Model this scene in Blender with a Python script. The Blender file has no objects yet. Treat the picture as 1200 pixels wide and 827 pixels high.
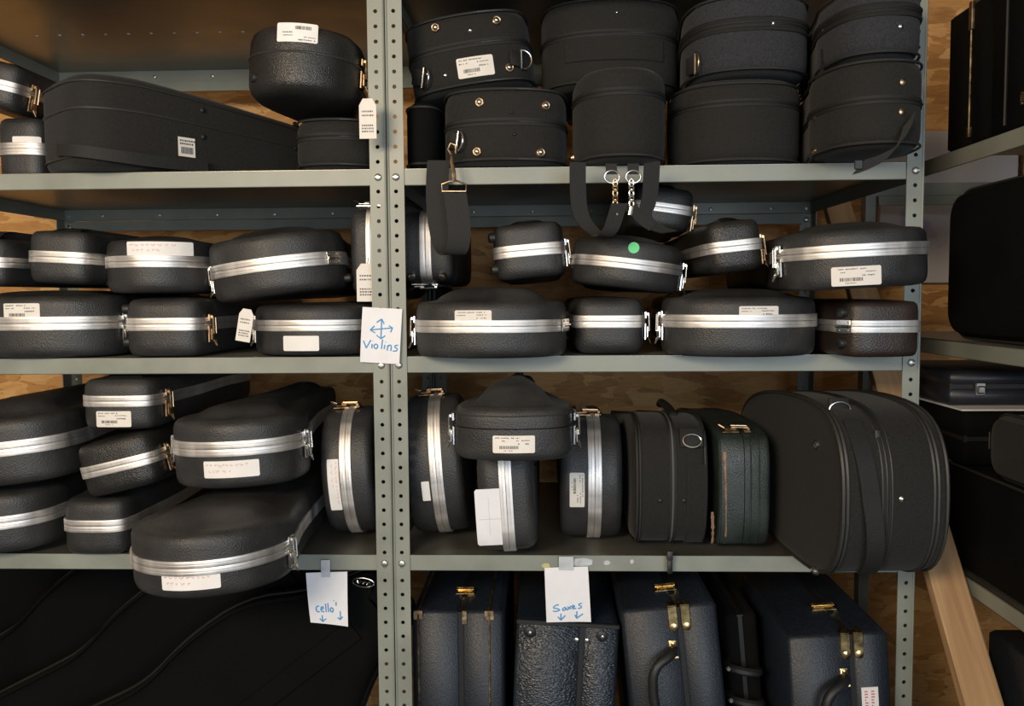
import bpy, math, random
from mathutils import Vector, Matrix
random.seed(7)
PI = math.pi
SC = bpy.context.scene
COL = SC.collection

# ------------------------------------------------------------------ camera
ZB = 1.25                       # top of the middle shelf above the floor
CAM = Vector((0.2691, -1.5065, ZB + 0.1043))
YAW, PITCH, ROLL, FPX = 0.0366, 0.0653, -0.0075, 1015.9
fw = Vector((-math.sin(YAW)*math.cos(PITCH), math.cos(YAW)*math.cos(PITCH), -math.sin(PITCH)))
r0 = fw.cross(Vector((0, 0, 1))).normalized()
u0 = r0.cross(fw)
CR = math.cos(ROLL)*r0 + math.sin(ROLL)*u0
CU = -math.sin(ROLL)*r0 + math.cos(ROLL)*u0
cd = bpy.data.cameras.new('camera')
cam = bpy.data.objects.new('camera', cd)
COL.objects.link(cam)
m = Matrix.Identity(4)
for i in range(3):
    m[i][0], m[i][1], m[i][2], m[i][3] = CR[i], CU[i], -fw[i], CAM[i]
cam.matrix_world = m
cd.sensor_width = 36
cd.lens = FPX/1200*36
cd.clip_start = 0.01
SC.camera = cam

# ------------------------------------------------------------------ world, lights, exposure
wd = bpy.data.worlds.new('world')
SC.world = wd
wd.use_nodes = True
bg = wd.node_tree.nodes['Background']
bg.inputs['Color'].default_value = (0.62, 0.76, 1.0, 1)
bg.inputs['Strength'].default_value = 0.3
def area(name, loc, target, sx, sy, power, color):
    ld = bpy.data.lights.new(name, 'AREA')
    ld.shape = 'RECTANGLE'; ld.size = sx; ld.size_y = sy
    ld.energy = power; ld.color = color
    o = bpy.data.objects.new(name, ld)
    COL.objects.link(o)
    o.location = loc
    o.rotation_euler = (Vector(target)-Vector(loc)).to_track_quat('-Z', 'Y').to_euler()
    return o
area('garage_door_daylight', (1.4, -4.2, 1.50), (0.3, 0, 1.0), 2.2, 1.4, 72, (0.80, 0.90, 1.0))
area('hanging_lamp_warm', (-0.7, -2.4, 1.95), (-0.2, 0.3, 1.7), 0.9, 0.5, 42, (1.0, 0.82, 0.60))
SC.view_settings.view_transform = 'Standard'
SC.view_settings.look = 'None'
SC.view_settings.gamma = 1
SC.view_settings.use_curve_mapping = False
SC.view_settings.exposure = 0.22

def at(px, py, Y):
    """point of the plane y = Y that the photo pixel looks at"""
    d = fw*FPX + CR*(px-600) - CU*(py-413.5)
    t = (Y-CAM.y)/d.y
    return CAM + d*t
def mpp(px, py, Y):
    return (at(px+1, py, Y)-at(px, py, Y)).length
Z1, Z2, Z3 = ZB+0.3254, ZB, ZB-0.3534
Z0 = Z1+0.333
BW, DEP = 0.914, 0.61
ZLOW = 0.30

# ------------------------------------------------------------------ materials
MATS = {}
def nodes(name):
    mt = bpy.data.materials.new(name)
    mt.use_nodes = True
    nt = mt.node_tree
    MATS[name] = mt
    return mt, nt, nt.nodes['Principled BSDF']
def lk(nt, a, ao, b, bi):
    nt.links.new(a.outputs[ao], b.inputs[bi])
def coords(nt, scale=(1, 1, 1), rot=(0, 0, 0)):
    tc = nt.nodes.new('ShaderNodeTexCoord')
    mp = nt.nodes.new('ShaderNodeMapping')
    mp.inputs['Scale'].default_value = scale
    mp.inputs['Rotation'].default_value = rot
    lk(nt, tc, 'Object', mp, 'Vector')
    return mp
def ramp(nt, stops):
    r = nt.nodes.new('ShaderNodeValToRGB')
    e = r.color_ramp.elements
    while len(e) < len(stops): e.new(0.5)
    for el, (p, c) in zip(e, stops):
        el.position = p; el.color = (*c, 1)
    return r
def mat(name, col, rough=0.5, metal=0.0, var=0.0, vscale=20, grain=None, bump=0.0, bdist=0.001, kind='noise', spec=0.5, sheen=0.0, stretch=(1, 1, 1)):
    mt, nt, b = nodes(name)
    b.inputs['Base Color'].default_value = (*col, 1)
    b.inputs['Roughness'].default_value = rough
    b.inputs['Metallic'].default_value = metal
    b.inputs['Specular IOR Level'].default_value = spec
    if sheen:
        b.inputs['Sheen Weight'].default_value = sheen
        b.inputs['Sheen Roughness'].default_value = 0.5
    if var:
        mp = coords(nt, stretch)
        n = nt.nodes.new('ShaderNodeTexNoise')
        n.inputs['Scale'].default_value = vscale
        n.inputs['Detail'].default_value = 5
        lk(nt, mp, 'Vector', n, 'Vector')
        r = ramp(nt, [(0.3, tuple(max(0, c*(1-var)) for c in col)), (0.7, tuple(min(1, c*(1+var)) for c in col))])
        lk(nt, n, 'Fac', r, 'Fac')
        lk(nt, r, 'Color', b, 'Base Color')
        rr = nt.nodes.new('ShaderNodeMapRange')
        rr.inputs['From Min'].default_value = 0.3; rr.inputs['From Max'].default_value = 0.7
        rr.inputs['To Min'].default_value = max(0, rough-0.08); rr.inputs['To Max'].default_value = min(1, rough+0.1)
        lk(nt, n, 'Fac', rr, 'Value')
        lk(nt, rr, 'Result', b, 'Roughness')
    if grain:
        mp = coords(nt, stretch)
        if kind == 'pebble':
            g = nt.nodes.new('ShaderNodeTexVoronoi')
            g.feature = 'SMOOTH_F1'
            g.inputs['Scale'].default_value = grain
            lk(nt, mp, 'Vector', g, 'Vector'); out = 'Distance'
        elif kind == 'weave':
            g = nt.nodes.new('ShaderNodeTexChecker')
            g.inputs['Scale'].default_value = grain
            lk(nt, mp, 'Vector', g, 'Vector'); out = 'Fac'
        else:
            g = nt.nodes.new('ShaderNodeTexNoise')
            g.inputs['Scale'].default_value = grain
            g.inputs['Detail'].default_value = 3
            lk(nt, mp, 'Vector', g, 'Vector'); out = 'Fac'
        bp = nt.nodes.new('ShaderNodeBump')
        bp.inputs['Strength'].default_value = bump
        bp.inputs['Distance'].default_value = bdist
        lk(nt, g, out, bp, 'Height')
        lk(nt, bp, 'Normal', b, 'Normal')
    return mt
BLK = mat('black_pebbled_plastic', (0.027, 0.027, 0.0275), 0.50, var=0.35, vscale=14, grain=480, bump=0.55, kind='pebble')
BLK2 = mat('black_glossy_pebbled_plastic', (0.016, 0.0155, 0.015), 0.38, var=0.3, vscale=10, grain=620, bump=0.75, bdist=0.001, kind='pebble')
BRN = mat('dark_brown_pebbled_plastic', (0.028, 0.018, 0.014), 0.45, var=0.35, vscale=12, grain=430, bump=0.5, kind='pebble')
FAB = mat('black_nylon_fabric', (0.0145, 0.0138, 0.0125), 0.85, var=0.42, vscale=330, grain=420, bump=0.9, spec=0.3, sheen=0.06)
FAB2 = mat('charcoal_woven_fabric', (0.028, 0.029, 0.034), 0.88, var=0.38, vscale=330, grain=420, bump=0.9, spec=0.25, sheen=0.06)
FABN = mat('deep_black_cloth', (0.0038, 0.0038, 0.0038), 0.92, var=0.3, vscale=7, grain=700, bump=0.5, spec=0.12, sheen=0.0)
PIPE = mat('black_piping', (0.026, 0.026, 0.025), 0.5, grain=500, bump=0.2)
WEB = mat('black_webbing', (0.009, 0.0088, 0.0085), 0.75, grain=700, bump=0.7, stretch=(1, 1, 0.3))
VIN = mat('navy_black_vinyl', (0.0085, 0.0128, 0.0205), 0.45, var=0.3, vscale=260, grain=600, bump=0.42, kind='pebble')
CROC = mat('navy_crocodile_vinyl', (0.010, 0.016, 0.025), 0.36, var=0.25, vscale=12, grain=260, bump=0.9, bdist=0.0014, kind='pebble', stretch=(1, 1, 1.6))
GRN = mat('dark_green_leatherette', (0.022, 0.031, 0.027), 0.4, var=0.4, vscale=16, grain=650, bump=0.6, kind='pebble')
WORN = mat('worn_tan_edge', (0.24, 0.135, 0.08), 0.8, var=0.5, vscale=60)
ALU = mat('aluminium_valance', (0.80, 0.775, 0.75), 0.52, 1.0, var=0.12, vscale=6, stretch=(6, 6, 1))
NICK = mat('nickel', (0.70, 0.68, 0.64), 0.25, 1.0)
BRASS = mat('brass', (0.62, 0.46, 0.22), 0.28, 1.0, var=0.3, vscale=80)
OLDB = mat('tarnished_brass', (0.50, 0.36, 0.22), 0.36, 1.0, var=0.4, vscale=90)
STEEL = mat('grey_green_shelf_paint', (0.238, 0.254, 0.216), 0.42, var=0.14, vscale=11, grain=60, bump=0.05, spec=0.5)
STEELD = mat('shelf_tray_paint', (0.30, 0.29, 0.25), 0.38, 0.75, var=0.25, vscale=7)
BOLT = mat('zinc_bolt', (0.55, 0.54, 0.50), 0.38, 0.9, var=0.3, vscale=120)
PAPER = mat('white_paper', (0.80, 0.80, 0.83), 0.8, var=0.04, vscale=30)
STK = mat('cream_sticker_paper', (0.74, 0.70, 0.64), 0.6, var=0.05, vscale=40)
STW = mat('white_sticker_paper', (0.80, 0.78, 0.76), 0.6, var=0.04, vscale=40)
INK = mat('black_print', (0.09, 0.085, 0.08), 0.7)
INKR = mat('faded_red_ink', (0.62, 0.20, 0.22), 0.7)
INKB = mat('blue_marker_ink', (0.09, 0.33, 0.62), 0.7)
GREEND = mat('green_dot_paper', (0.16, 0.72, 0.28), 0.6)
RUB = mat('black_rubber', (0.012, 0.012, 0.012), 0.5)
TAPE = mat('clear_tape_residue', (0.50, 0.53, 0.55), 0.3, var=0.2, vscale=50)
YEL = mat('yellow_sticker_residue', (0.55, 0.50, 0.22), 0.6, var=0.3, vscale=60)
CONC = mat('concrete', (0.13, 0.13, 0.13), 0.9, var=0.25, vscale=5)
DRY = mat('painted_plasterboard', (0.50, 0.48, 0.45), 0.85, var=0.05, vscale=3)
CEIL = mat('ceiling_board', (0.36, 0.29, 0.22), 0.9, var=0.1, vscale=3)
CORD = mat('beige_cord', (0.33, 0.30, 0.24), 0.7)
def osb():
    mt, nt, b = nodes('oriented_strand_board')
    def flakes(rot, sc):
        mp = coords(nt, sc, (0, rot, 0))
        n = nt.nodes.new('ShaderNodeTexNoise'); n.inputs['Scale'].default_value = 1.3
        lk(nt, mp, 'Vector', n, 'Vector')
        mx = nt.nodes.new('ShaderNodeVectorMath'); mx.operation = 'MULTIPLY_ADD'
        mx.inputs[1].default_value = (0.9, 0.9, 0.9)
        lk(nt, n, 'Color', mx, 0); lk(nt, mp, 'Vector', mx, 2)
        v = nt.nodes.new('ShaderNodeTexVoronoi'); v.inputs['Scale'].default_value = 1
        lk(nt, mx, 'Vector', v, 'Vector')
        s = nt.nodes.new('ShaderNodeSeparateColor'); lk(nt, v, 'Color', s, 'Color')
        return s
    a = flakes(0.5, (14, 1, 42)); c = flakes(-0.9, (12, 1, 36)); d = flakes(0.1, (9, 1, 26))
    mp = coords(nt, (11, 1, 11))
    n = nt.nodes.new('ShaderNodeTexNoise'); n.inputs['Scale'].default_value = 1; lk(nt, mp, 'Vector', n, 'Vector')
    gt = nt.nodes.new('ShaderNodeMath'); gt.operation = 'GREATER_THAN'; gt.inputs[1].default_value = 0.5
    lk(nt, n, 'Fac', gt, 0)
    m1 = nt.nodes.new('ShaderNodeMix'); lk(nt, gt, 'Value', m1, 0); lk(nt, a, 'Red', m1, 2); lk(nt, c, 'Red', m1, 3)
    g2 = nt.nodes.new('ShaderNodeMath'); g2.operation = 'GREATER_THAN'; g2.inputs[1].default_value = 0.62
    lk(nt, d, 'Green', g2, 0)
    m2 = nt.nodes.new('ShaderNodeMix'); lk(nt, g2, 'Value', m2, 0); lk(nt, m1, 0, m2, 2); lk(nt, d, 'Blue', m2, 3)
    fine = nt.nodes.new('ShaderNodeTexNoise'); fine.inputs['Scale'].default_value = 1; fine.inputs['Detail'].default_value = 6
    mpf = coords(nt, (30, 1, 220), (0, 0.35, 0)); lk(nt, mpf, 'Vector', fine, 'Vector')
    m3 = nt.nodes.new('ShaderNodeMix'); m3.inputs[0].default_value = 0.46
    lk(nt, m2, 0, m3, 2); lk(nt, fine, 'Fac', m3, 3)
    r = ramp(nt, [(0.05, (0.26, 0.11, 0.028)), (0.35, (0.52, 0.255, 0.072)), (0.6, (0.64, 0.34, 0.11)), (0.95, (0.80, 0.52, 0.22))])
    lk(nt, m3, 0, r, 'Fac'); lk(nt, r, 'Color', b, 'Base Color')
    b.inputs['Roughness'].default_value = 0.62
    bp = nt.nodes.new('ShaderNodeBump'); bp.inputs['Strength'].default_value = 0.35; bp.inputs['Distance'].default_value = 0.002
    lk(nt, m2, 0, bp, 'Height'); lk(nt, bp, 'Normal', b, 'Normal')
    return mt
OSB = osb()
def wood(name, c0, c1):
    mt, nt, b = nodes(name)
    mp = coords(nt, (30, 30, 1.6))
    n = nt.nodes.new('ShaderNodeTexNoise'); n.inputs['Scale'].default_value = 1.6; n.inputs['Detail'].default_value = 6
    n.inputs['Distortion'].default_value = 0.8
    lk(nt, mp, 'Vector', n, 'Vector')
    r = ramp(nt, [(0.3, c0), (0.7, c1)])
    lk(nt, n, 'Fac', r, 'Fac'); lk(nt, r, 'Color', b, 'Base Color')
    b.inputs['Roughness'].default_value = 0.6
    return mt
PINE = wood('pine_wood', (0.36, 0.20, 0.095), (0.56, 0.36, 0.19))
LATH = wood('lath_wood', (0.30, 0.20, 0.11), (0.50, 0.36, 0.22))
def pale_board():
    mt, nt, b = nodes('pale_board_with_purple_stains')
    mp = coords(nt, (9, 9, 9))
    n = nt.nodes.new('ShaderNodeTexNoise'); n.inputs['Scale'].default_value = 1; n.inputs['Detail'].default_value = 3
    lk(nt, mp, 'Vector', n, 'Vector')
    r = ramp(nt, [(0.35, (0.55, 0.53, 0.52)), (0.6, (0.52, 0.50, 0.53)), (0.72, (0.30, 0.24, 0.42))])
    lk(nt, n, 'Fac', r, 'Fac'); lk(nt, r, 'Color', b, 'Base Color')
    b.inputs['Roughness'].default_value = 0.7
    return mt
PALE = pale_board()

# ------------------------------------------------------------------ mesh helpers
class MB:
    def __init__(s): s.v = []; s.f = []
    def add(s, vs, fs, M=None):
        k = len(s.v)
        s.v += [tuple(M @ Vector(p)) if M is not None else tuple(p) for p in vs]
        s.f += [tuple(i+k for i in f) for f in fs]
        return s
    def box(s, x0, x1, y0, y1, z0, z1, M=None, b=0.0):
        if b <= 0:
            vs = [(x, y, z) for z in (z0, z1) for y in (y0, y1) for x in (x0, x1)]
            fs = [(0, 2, 3, 1), (4, 5, 7, 6), (0, 1, 5, 4), (2, 6, 7, 3), (0, 4, 6, 2), (1, 3, 7, 5)]
            return s.add(vs, fs, M)
        # chamfered box: rings of eight points
        rings = []
        for z, i in ((z0, b), (z0+b, 0), (z1-b, 0), (z1, b)):
            c = b if i == 0 else b
            X0, X1, Y0, Y1 = x0+i, x1-i, y0+i, y1-i
            rings.append([(X0+c, Y0, z), (X1-c, Y0, z), (X1, Y0+c, z), (X1, Y1-c, z), (X1-c, Y1, z), (X0+c, Y1, z), (X0, Y1-c, z), (X0, Y0+c, z)])
        return s.rings(rings, M)
    def rings(s, rings, M=None, cap0=True, cap1=True):
        n = len(rings[0])
        vs = [p for r in rings for p in r]
        fs = []
        for a in range(len(rings)-1):
            for i in range(n):
                j = (i+1) % n
                fs.append((a*n+i, a*n+j, (a+1)*n+j, (a+1)*n+i))
        if cap0: fs.append(tuple(range(n-1, -1, -1)))
        if cap1: fs.append(tuple((len(rings)-1)*n+i for i in range(n)))
        return s.add(vs, fs, M)
    def tube(s, pts, r, n=8, closed=False, M=None, flat=None):
        P = [Vector(p) for p in pts]
        rings = []
        up = None
        for i, p in enumerate(P):
            if closed: t = P[(i+1) % len(P)]-P[i-1]
            else: t = P[min(i+1, len(P)-1)]-P[max(i-1, 0)]
            t.normalize()
            if up is None: up = t.orthogonal().normalized()
            up = (up - t*up.dot(t))
            if up.length < 1e-6: up = t.orthogonal()
            up.normalize()
            w = t.cross(up)
            rr = r[i] if isinstance(r, (list, tuple)) else r
            rings.append([tuple(p+rr*(math.cos(2*PI*k/n)*up+math.sin(2*PI*k/n)*w)) for k in range(n)])
        if closed: rings.append(rings[0])
        return s.rings(rings, M, not closed, not closed)
    def ribbon(s, pts, width, th, M=None, n=None):
        """flat strap: width is a vector (or one per point), th thickness"""
        P = [Vector(p) for p in pts]
        rings = []
        for i, p in enumerate(P):
            t = (P[min(i+1, len(P)-1)]-P[max(i-1, 0)]).normalized()
            w = Vector(width[i] if isinstance(width, list) else width)
            k = t.cross(w).normalized()*th/2
            rings.append([tuple(p-w/2-k), tuple(p+w/2-k), tuple(p+w/2+k), tuple(p-w/2+k)])
        return s.rings(rings, M)
    def lathe(s, prof, M=None, n=16):
        return s.rings([[(r*math.cos(2*PI*k/n), r*math.sin(2*PI*k/n), z) for k in range(n)] for r, z in prof], M)
    def build(s, name, material, parent=None, smooth=True, angle=40, label=None):
        me = bpy.data.meshes.new(name)
        me.from_pydata(s.v, [], s.f)
        me.validate()
        me.materials.append(material)
        import bmesh
        bm = bmesh.new(); bm.from_mesh(me)
        bmesh.ops.recalc_face_normals(bm, faces=bm.faces)
        bm.to_mesh(me); bm.free()
        if smooth:
            me.shade_smooth()
            me.set_sharp_from_angle(angle=math.radians(angle))
        o = bpy.data.objects.new(name, me)
        COL.objects.link(o)
        if parent is not None: o.parent = parent
        if label: o['label'] = label
        return o
def tag(o, label, cat, group=None):
    o['label'] = label; o['category'] = cat
    if group: o['group'] = group
    return o
def empty(name, label, cat, M, group=None):
    o = bpy.data.objects.new(name, None)
    o.empty_display_size = 0.05
    COL.objects.link(o)
    o.matrix_world = M
    return tag(o, label, cat, group)
def struct(o):
    o['kind'] = 'structure'
    return o
def frame(p, n, up=(0, 0, 1)):
    """matrix with local z along n (outward) and local y near up"""
    z = Vector(n).normalized(); y = Vector(up); y = (y-z*y.dot(z)).normalized(); x = y.cross(z)
    M = Matrix.Identity(4)
    for i in range(3): M[i][0], M[i][1], M[i][2], M[i][3] = x[i], y[i], z[i], p[i]
    return M
def chaikin(P, it=3, closed=True):
    for _ in range(it):
        Q = []
        n = len(P)
        for i in range(n if closed else n-1):
            a, b = P[i], P[(i+1) % n]
            Q.append(tuple(a[k]*.75+b[k]*.25 for k in range(len(a))))
            Q.append(tuple(a[k]*.25+b[k]*.75 for k in range(len(a))))
        if not closed: Q = [P[0]]+Q+[P[-1]]
        P = Q
    return P
def normals2(P):
    n = len(P); N = []
    for i in range(n):
        a, b = P[i-1], P[(i+1) % n]
        tx, ty = b[0]-a[0], b[1]-a[1]
        l = math.hypot(tx, ty) or 1
        N.append((ty/l, -tx/l))
    ar = sum(P[i-1][0]*P[i][1]-P[i][0]*P[i-1][1] for i in range(n))
    if ar < 0: N = [(-a, -b) for a, b in N]
    return N
def offs(P, N, d, z):
    if d <= 0: return [(p[0]-q[0]*d, p[1]-q[1]*d, z) for p, q in zip(P, N)]
    y0, y1 = min(p[1] for p in P)+d*0.75, max(p[1] for p in P)-d*0.75
    R = []
    for p, q in zip(P, N):
        x, y = p[0]-q[0]*d, p[1]-q[1]*d
        if x*p[0] <= 0: x = 0.002*(1 if p[0] > 0 else -1)
        R.append((x, min(max(y, y0), y1), z))
    return R

# ------------------------------------------------------------------ the room
wb = MB().box(-2.4, 2.2, 0.76, 0.80, 0, 2.6).build('wall_back', OSB, smooth=False); struct(wb)
struct(MB().box(2.2, 2.26, -4.6, 0.80, 0, 2.6).build('wall_right', DRY, smooth=False))
struct(MB().box(-2.46, -2.4, -4.6, 0.80, 0, 2.6).build('wall_left', DRY, smooth=False))
struct(MB().box(-2.46, 2.26, -4.6, 0.80, -0.1, 0).build('floor', CONC, smooth=False))
struct(MB().box(-2.46, 2.26, -4.6, 0.80, 2.6, 2.66).build('ceiling', CEIL, smooth=False))

# ------------------------------------------------------------------ shelving
PW, PITCHH, LIP = 0.0285, 0.0254, 0.0285
def perforated(mb, width, z0, z1, r, M):
    n = int((z1-z0)/PITCHH)
    for k in range(n):
        a = z0+k*PITCHH; b = a+PITCHH; h = PITCHH/2; w = width/2
        out = [(-w, a), (0, a), (w, a), (w, a+h), (w, b), (0, b), (-w, b), (-w, a+h)]
        inn = []
        for (x, z) in out:
            ang = math.atan2(z-(a+h), x)
            inn.append((r*math.cos(ang), a+h+r*math.sin(ang)))
        for (d0, d1) in ((0, 1),):
            vs = [(x, 0, z) for x, z in out]+[(x, 0, z) for x, z in inn]+[(x, 0.002, z) for x, z in inn]+[(x, 0.002, z) for x, z in out]
            fs = []
            for i in range(8):
                j = (i+1) % 8
                fs += [(i, j, 8+j, 8+i), (8+i, 8+j, 16+j, 16+i), (16+i, 16+j, 24+j, 24+i)]
            mb.add(vs, fs, M)
def make_post(parent, xo, inner, y, facing, z0=0.0, z1=2.35, bolts=()):
    """angle post: outer edge at xo, front leg runs towards inner (+1/-1)"""
    mb = MB()
    cx = xo+inner*PW/2
    perforated(mb, PW, z0, z1, 0.0036, Matrix.Translation((cx, y-0.001 if facing < 0 else y, 0)))
    # the leg that runs along the depth
    xs = sorted((xo, xo+inner*0.002)); ys = sorted((y, y-facing*0.036))
    mb.box(xs[0], xs[1], ys[0], ys[1], z0, z1-0.001)
    # rolled corner
    mb.tube([(xo+inner*0.0016, y-0.0006, z0), (xo+inner*0.0016, y-0.0006, z1-0.001)], 0.0022, 6)
    p = mb.build('post', STEEL, parent, angle=30)
    for bz in bolts:
        M = frame((cx, y-0.001, bz), (0, -1, 0))
        b = MB().lathe([(0.0066, 0), (0.0066, 0.0014), (0.0052, 0.0032), (0.0024, 0.0040)], M, 12)
        b.box(-0.005, 0.005, -0.0006, 0.0006, 0.0038, 0.0044, M)
        b.build('bolt', BOLT, p)
    return p
def make_shelf(parent, x0, x1, y0, y1, z, mat_tray=None):
    mb = MB()
    mb.box(x0, x1, y0, y1, z-0.002, z)
    sh = mb.build('shelf', mat_tray or STEELD, parent, smooth=False)
    def lip(nm, a):
        f = MB(); f.box(*a, b=0.0012); f.build(nm, STEEL, sh, angle=30)
    lip('front_lip', (x0, x1, y0-0.0004, y0+0.0026, z-LIP, z+0.0002))
    lip('back_lip', (x0, x1, y1-0.0026, y1, z-LIP, z))
    lip('side_lip', (x0, x0+0.0026, y0+0.003, y1-0.003, z-LIP, z))
    lip('side_lip', (x1-0.0026, x1, y0+0.003, y1-0.003, z-LIP, z))
    return sh
def back_rail(parent, x0, x1, y, z):
    mb = MB()
    # angled rail bolted under the rear lip
    mb.rings([[(x, y, z-LIP-0.001), (x, y-0.012, z-LIP-0.002), (x, y-0.014, z-LIP-0.026), (x, y, z-LIP-0.026)] for x in (x0, x1)])
    r = mb.build('back_rail', STEEL, parent, smooth=False)
    for k in range(6):
        x = x0+(x1-x0)*(k+0.5)/6
        MB().lathe([(0.004, 0), (0.004, 0.002), (0.002, 0.003)], frame((x, y1r(y), z-LIP*0.6), (0, -1, 0)), 8).build('bolt', BOLT, r)
def y1r(y): return y-0.003
def unit(label, x0, x1):
    root = empty('shelving_unit', label, 'shelving', Matrix.Translation(((x0+x1)/2, DEP/2, 0)))
    inv = root.matrix_world.inverted()
    g = 0.0012
    bl = [z-LIP*k for z in (Z0, Z1, Z2, Z3) for k in (0.5,)]
    parts = [make_post(root, x0+g, 1, 0, -1, bolts=bl), make_post(root, x1-g, -1, 0, -1, bolts=bl),
             make_post(root, x0+g, 1, DEP, 1, bolts=[z-LIP*0.6 for z in (Z1,)]+[z-LIP-0.015 for z in (Z1,)]), make_post(root, x1-g, -1, DEP, 1, bolts=[z-LIP*0.6 for z in (Z1,)]+[z-LIP-0.015 for z in (Z1,)])]
    for z in (Z0, Z1, Z2, Z3):
        parts.append(make_shelf(root, x0+0.004, x1-0.004, 0.0022, DEP-0.002, z))
    if x0 > -0.5: parts.append(make_shelf(root, x0+0.004, x1-0.004, 0.0022, DEP-0.002, ZLOW))
    for z in (Z0, Z1, Z2):
        back_rail(root, x0+0.03, x1-0.03, DEP-0.004, z)
    for o in list(root.children):
        o.matrix_parent_inverse = inv
    return root
unit('grey-green perforated steel shelving unit that stands over the cello bags', -BW, 0)
unit('grey-green perforated steel shelving unit above the Saxes sign', 0, BW)
# the rack along the right wall, its shelves running towards the viewer
XR = 0.986
ZS1, ZS2, ZS3 = 1.602, 1.271, 0.874
rk = empty('side_rack', 'steel side rack beyond the pine plank, its shelf edges running front to back', 'shelving', Matrix.Translation((XR+0.25, -0.3, 0)))
for z, mt in ((ZS1, PALE), (ZS2, STEELD), (ZS3, STEELD)):
    if z != ZS1: make_shelf(rk, XR, XR+0.62, -1.0, 0.42, z, mt)
MB().box(XR+0.003, XR+0.617, -0.99, 0.10, ZS1-0.002, ZS1).build('shelf', STEELD, rk, smooth=False)
for nm, a in (('front_lip', (XR, XR+0.0026, -1.0, 0.50, ZS1-LIP, ZS1+0.0002)), ('back_lip', (XR+0.617, XR+0.62, -1.0, 0.50, ZS1-LIP, ZS1)), ('side_lip', (XR+0.003, XR+0.617, 0.497, 0.50, ZS1-LIP, ZS1)), ('side_lip', (XR+0.003, XR+0.617, -1.0, -0.997, ZS1-LIP, ZS1))):
    MB().box(*a, b=0.001).build(nm, STEEL, rk, angle=30)
for (x, y) in ((XR+0.003, 0.496), (XR+0.617, 0.496), (XR+0.617, -0.99)):
    mb = MB(); mb.box(x-0.002, x+0.002, y-0.03, y, 0, 2.3); mb.box(min(x, x+0.03*(1 if x < XR+0.3 else -1)), max(x, x+0.03*(1 if x < XR+0.3 else -1)), y-0.002, y+0.001, 0, 2.3)
    mb.build('post', STEEL, rk, smooth=False)
mb = MB(); mb.rings([[(x, 0.495, ZS1-LIP-0.001), (x, 0.482, ZS1-LIP-0.002), (x, 0.480, ZS1-LIP-0.022), (x, 0.495, ZS1-LIP-0.022)] for x in (XR+0.035, XR+0.58)])
mb.build('end_rail', STEEL, rk, smooth=False)
for o in list(rk.children): o.matrix_parent_inverse = rk.matrix_world.inverted()

# things against the back wall beyond the side rack
tag(MB().box(1.12, 1.46, 0.735, 0.757, 1.38, 1.76, None, 0.002).build('pale_board', PALE, smooth=False), 'pale board with purple stains on the back wall beyond the side rack', 'board')
ct = empty('slatted_crate', 'light wooden slatted crate side on the back wall beyond the side rack', 'crate', Matrix.Translation((1.60, 0.74, 1.40)))
for k in range(9):
    MB().box(-0.13, 0.13, -0.01, 0.0, k*0.07, k*0.07+0.062, None, 0.001).build('slat', LATH, ct, smooth=False)
for x in (-0.11, 0.11): MB().box(x-0.015, x+0.015, 0.0, 0.018, 0, 0.62).build('batten', LATH, ct, smooth=False)

# ------------------------------------------------------------------ instrument cases
def outline_violin(W, L, N, front='wide', bow=0.014, cr=1.0):
    w, n = W/2, N/2
    half = [(0, 0), (0.60*w, bow*0.35), (0.93*w, bow+0.004*cr), (w, bow+0.05*cr), (w*0.985, max(0.17*L, bow+0.05*cr+0.03)), (0.82*w, max(0.31*L, bow+0.05*cr+0.09)), (n*1.06, 0.64*L), (n, L-0.09), (0.97*n, L-0.018), (0.62*n, L-0.002), (0, L)]
    P = half+[(-x, y) for x, y in half[-2:0:-1]]
    if front != 'wide': P = [(-x, L-y) for x, y in P]
    return chaikin(P, 3)
def outline_round(W, L, bow):
    """soft case: round nosed front, straight taper"""
    w = W/2
    half = [(0, 0), (0.55*w, bow*0.25), (0.9*w, bow), (w, bow+0.06), (w*0.99, max(0.25*L, bow+0.09)), (0.82*w, max(0.5*L, bow+0.12)), (0.55*w, L-0.06), (0.5*w, L-0.01), (0.3*w, L), (0, L)]
    return chaikin(half+[(-x, y) for x, y in half[-2:0:-1]], 3)
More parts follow.
